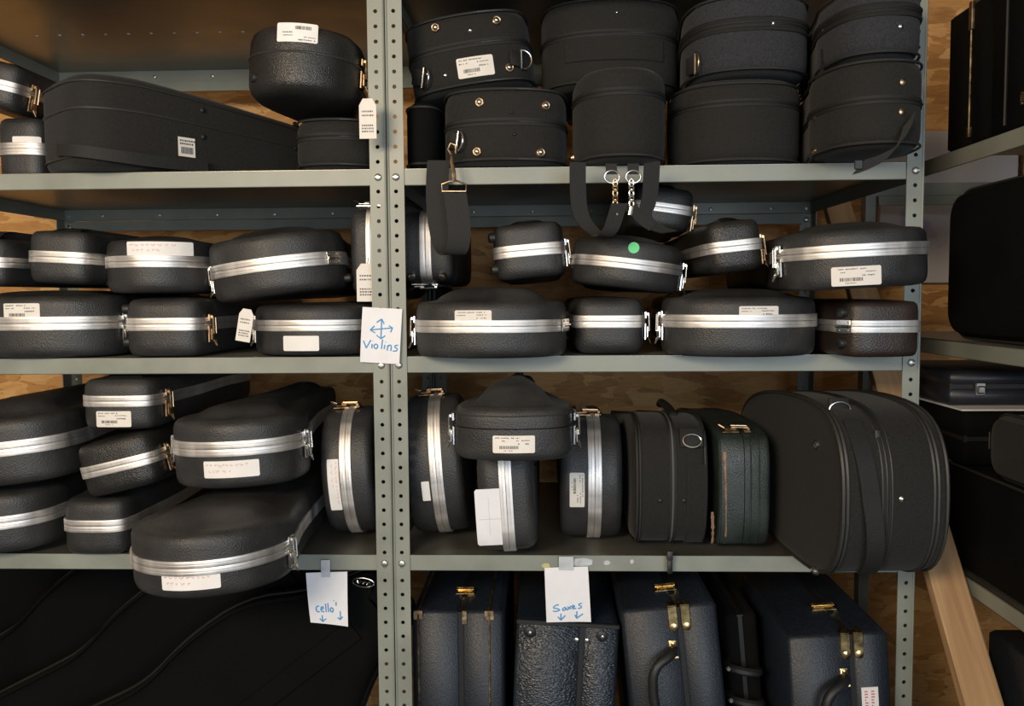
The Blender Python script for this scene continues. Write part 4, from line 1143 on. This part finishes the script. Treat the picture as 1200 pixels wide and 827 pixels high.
# ------------------------------------------------------------------ paper signs
def sign(label, corners, Y, strokes, tape=None, bulge=0.004):
    a, b, c_, d = [at(px, py, Y) for px, py in corners]      # top left, top right, bottom right, bottom left
    ctr = (a+b+c_+d)/4
    rt = empty('paper_sign', label, 'sign', Matrix.Translation(ctr))
    n = 8
    def pt(u, v, off=0.0):
        p = a.lerp(b, u).lerp(d.lerp(c_, u), v)
        return p-ctr+Vector((0, -off-bulge*math.sin(v*PI)*0.6-bulge*(u**3)*(v**2), 0))
    vs = []; fs = []
    for off in (0.0004, 0):
        for i in range(n+1):
            for j in range(n+1): vs.append(tuple(pt(i/n, j/n, off)))
    m_ = (n+1)**2
    for i in range(n):
        for j in range(n):
            q = (i*(n+1)+j, (i+1)*(n+1)+j, (i+1)*(n+1)+j+1, i*(n+1)+j+1)
            fs += [q, tuple(x+m_ for x in reversed(q))]
    for j in range(n):
        fs += [(j, j+1, j+1+m_, j+m_), (n*(n+1)+j, n*(n+1)+j+1, n*(n+1)+j+1+m_, n*(n+1)+j+m_)]
        fs += [(j*(n+1), (j+1)*(n+1), (j+1)*(n+1)+m_, j*(n+1)+m_), (j*(n+1)+n, (j+1)*(n+1)+n, (j+1)*(n+1)+n+m_, j*(n+1)+n+m_)]
    pg = MB().add(vs, fs).build('sheet', PAPER, rt)
    ink = MB()
    for st in strokes:
        P = [pt(u, v, 0.0010) for u, v in (chaikin(st, 2, False) if len(st) > 2 else st)]
        if len(P) == 1: P = P*1+[P[0]+Vector((0.0008, 0, -0.0008))]
        ink.tube(P, 0.0011, 6)
    ink.build('lettering', INKB, rt)
    if tape:
        for (x0, y0, x1, y1) in tape:
            p, q = at(x0, y0, Y-0.0022)-ctr, at(x1, y1, Y-0.0022)-ctr
            MB().box(p.x, q.x, p.y-0.0004, p.y, q.z, p.z).build('tape', TAPE, rt, smooth=False)
    return rt
def fit(strokes, ox, oy, w, h): return [[((x-ox)/w, (y-oy)/h) for x, y in s] for s in strokes]
def circ(cx, cy, r, ry=None): return [(cx+r*math.cos(t), cy+(ry or r)*math.sin(t)) for t in [2*PI*i/10-PI/2 for i in range(11)]]
V = [[(386, 270), (388, 365), (388, 460)], [(340, 305), (386, 268)], [(386, 268), (412, 315)], [(345, 430), (388, 462)], [(388, 462), (430, 430)],
     [(280, 382), (390, 365), (495, 350)], [(320, 340), (280, 382)], [(280, 382), (330, 408)], [(460, 330), (497, 350)], [(497, 350), (480, 392)],
     [(218, 490), (248, 562)], [(248, 562), (290, 480)], [(304, 518), (303, 562)], [(308, 488), (309, 492)], circ(342, 540, 19, 22), [(405, 470), (398, 562)], [(430, 520), (425, 562)], [(436, 492), (437, 496)],
     [(455, 575), (460, 522)], [(458, 540), (480, 515), (496, 530), (490, 578)], [(562, 518), (532, 520), (528, 542), (556, 550), (550, 576), (512, 577)]]
sign('white paper sign taped to the post reading Violins with four blue arrows', ((425, 359.5), (471.5, 362), (468.5, 426.5), (422, 424)), -0.0055, fit(V, 192, 160, 390, 545))
Cc = [[(222, 535), (190, 540), (180, 580), (200, 610), (222, 600)], [(238, 575), (275, 565), (262, 535), (240, 560), (245, 600), (280, 600)], [(300, 505), (302, 600)], [(328, 500), (332, 598)], circ(372, 572, 18, 25), [(430, 480), (426, 520)], [(402, 462), (404, 468)],
      [(248, 645), (250, 715)], [(215, 685), (250, 718)], [(250, 718), (295, 680)], [(475, 580), (472, 670)], [(438, 655), (470, 676)], [(470, 676), (500, 640)]]
sign("white paper sign reading Cello's with two blue arrows, taped under the shelf lip", ((358.5, 671), (407, 669.5), (408.5, 733), (364, 729)), -0.0035, fit(Cc, 95, 150, 470, 595), tape=[(376, 656, 387, 676)])
Sx = [[(245, 540), (200, 550), (170, 585), (230, 590), (262, 610), (200, 628), (170, 620)], [(325, 575), (290, 590), (290, 620), (325, 610), (330, 575), (345, 612)], [(350, 570), (395, 600)], [(395, 560), (352, 608)], [(405, 585), (440, 570), (425, 548), (405, 570), (415, 600), (455, 590)], [(528, 530), (492, 534), (490, 557), (522, 564), (516, 588), (478, 594)],
      [(268, 655), (262, 735)], [(228, 695), (262, 738)], [(262, 738), (320, 680)], [(462, 630), (455, 715)], [(435, 675), (455, 718)], [(455, 718), (535, 660)]]
sign('white paper sign reading Saxes with two blue arrows, taped under the shelf lip', ((638, 665), (689, 663.5), (692.5, 727.5), (640.5, 729)), -0.0035, fit(Sx, 88, 85, 540, 680), tape=[(655, 652, 672, 668)])
u0_ = bpy.data.objects['shelving_unit']
for k in range(11):  # white dots painted in for light shining through the top tray's holes
    p = at(40+27*k, 37, 0.30); p.z = Z0-0.0022; p.y = 0.31
    o = MB().lathe([(0.0035, 0), (0.003, 0.0015), (0.001, 0.002)], frame(p, (0, 0, -1), (0, 1, 0)), 8).build('rivet_and_light_dot', PAPER, u0_)
    o.matrix_parent_inverse = u0_.matrix_world.inverted()
# marks on the lowest lip: parts of the shelving unit
u1 = bpy.data.objects['shelving_unit.001']
for nm, x0_, y0_, x1_, y1_, mt_ in (('sticker_residue', 634, 659, 646, 667, YEL), ('tape_residue', 660, 653, 700, 664, TAPE), ('tape_residue', 706, 656, 716, 663, TAPE), ('tape_residue', 738, 655, 743, 661, TAPE)):
    p, q = at(x0_, y0_, -0.0002), at(x1_, y1_, -0.0002)
    n = 14; rnd = random.Random(x0_)
    cx_, cz_ = (p.x+q.x)/2, (p.z+q.z)/2
    ring = [(cx_+(q.x-p.x)/2*math.cos(2*PI*i/n)*rnd.uniform(0.7, 1), cz_+(p.z-q.z)/2*math.sin(2*PI*i/n)*rnd.uniform(0.7, 1)) for i in range(n)]
    o = MB().rings([[(x, yy, z) for x, z in ring] for yy in (0.0014, 0.0008)]).build(nm, mt_, u1, smooth=False)
    o.matrix_parent_inverse = u1.matrix_world.inverted()
# cord loop at the left
p = [at(px, py, 0.12) for px, py in ((-8, 492), (2, 478), (9, 468), (17, 465), (25, 470), (31, 482), (33, 498))]
tag(MB().tube(chaikin(p, 2, False), 0.0032, 8).build('cord_loop', CORD), 'beige cord loop arching behind a large violin case', 'cord')
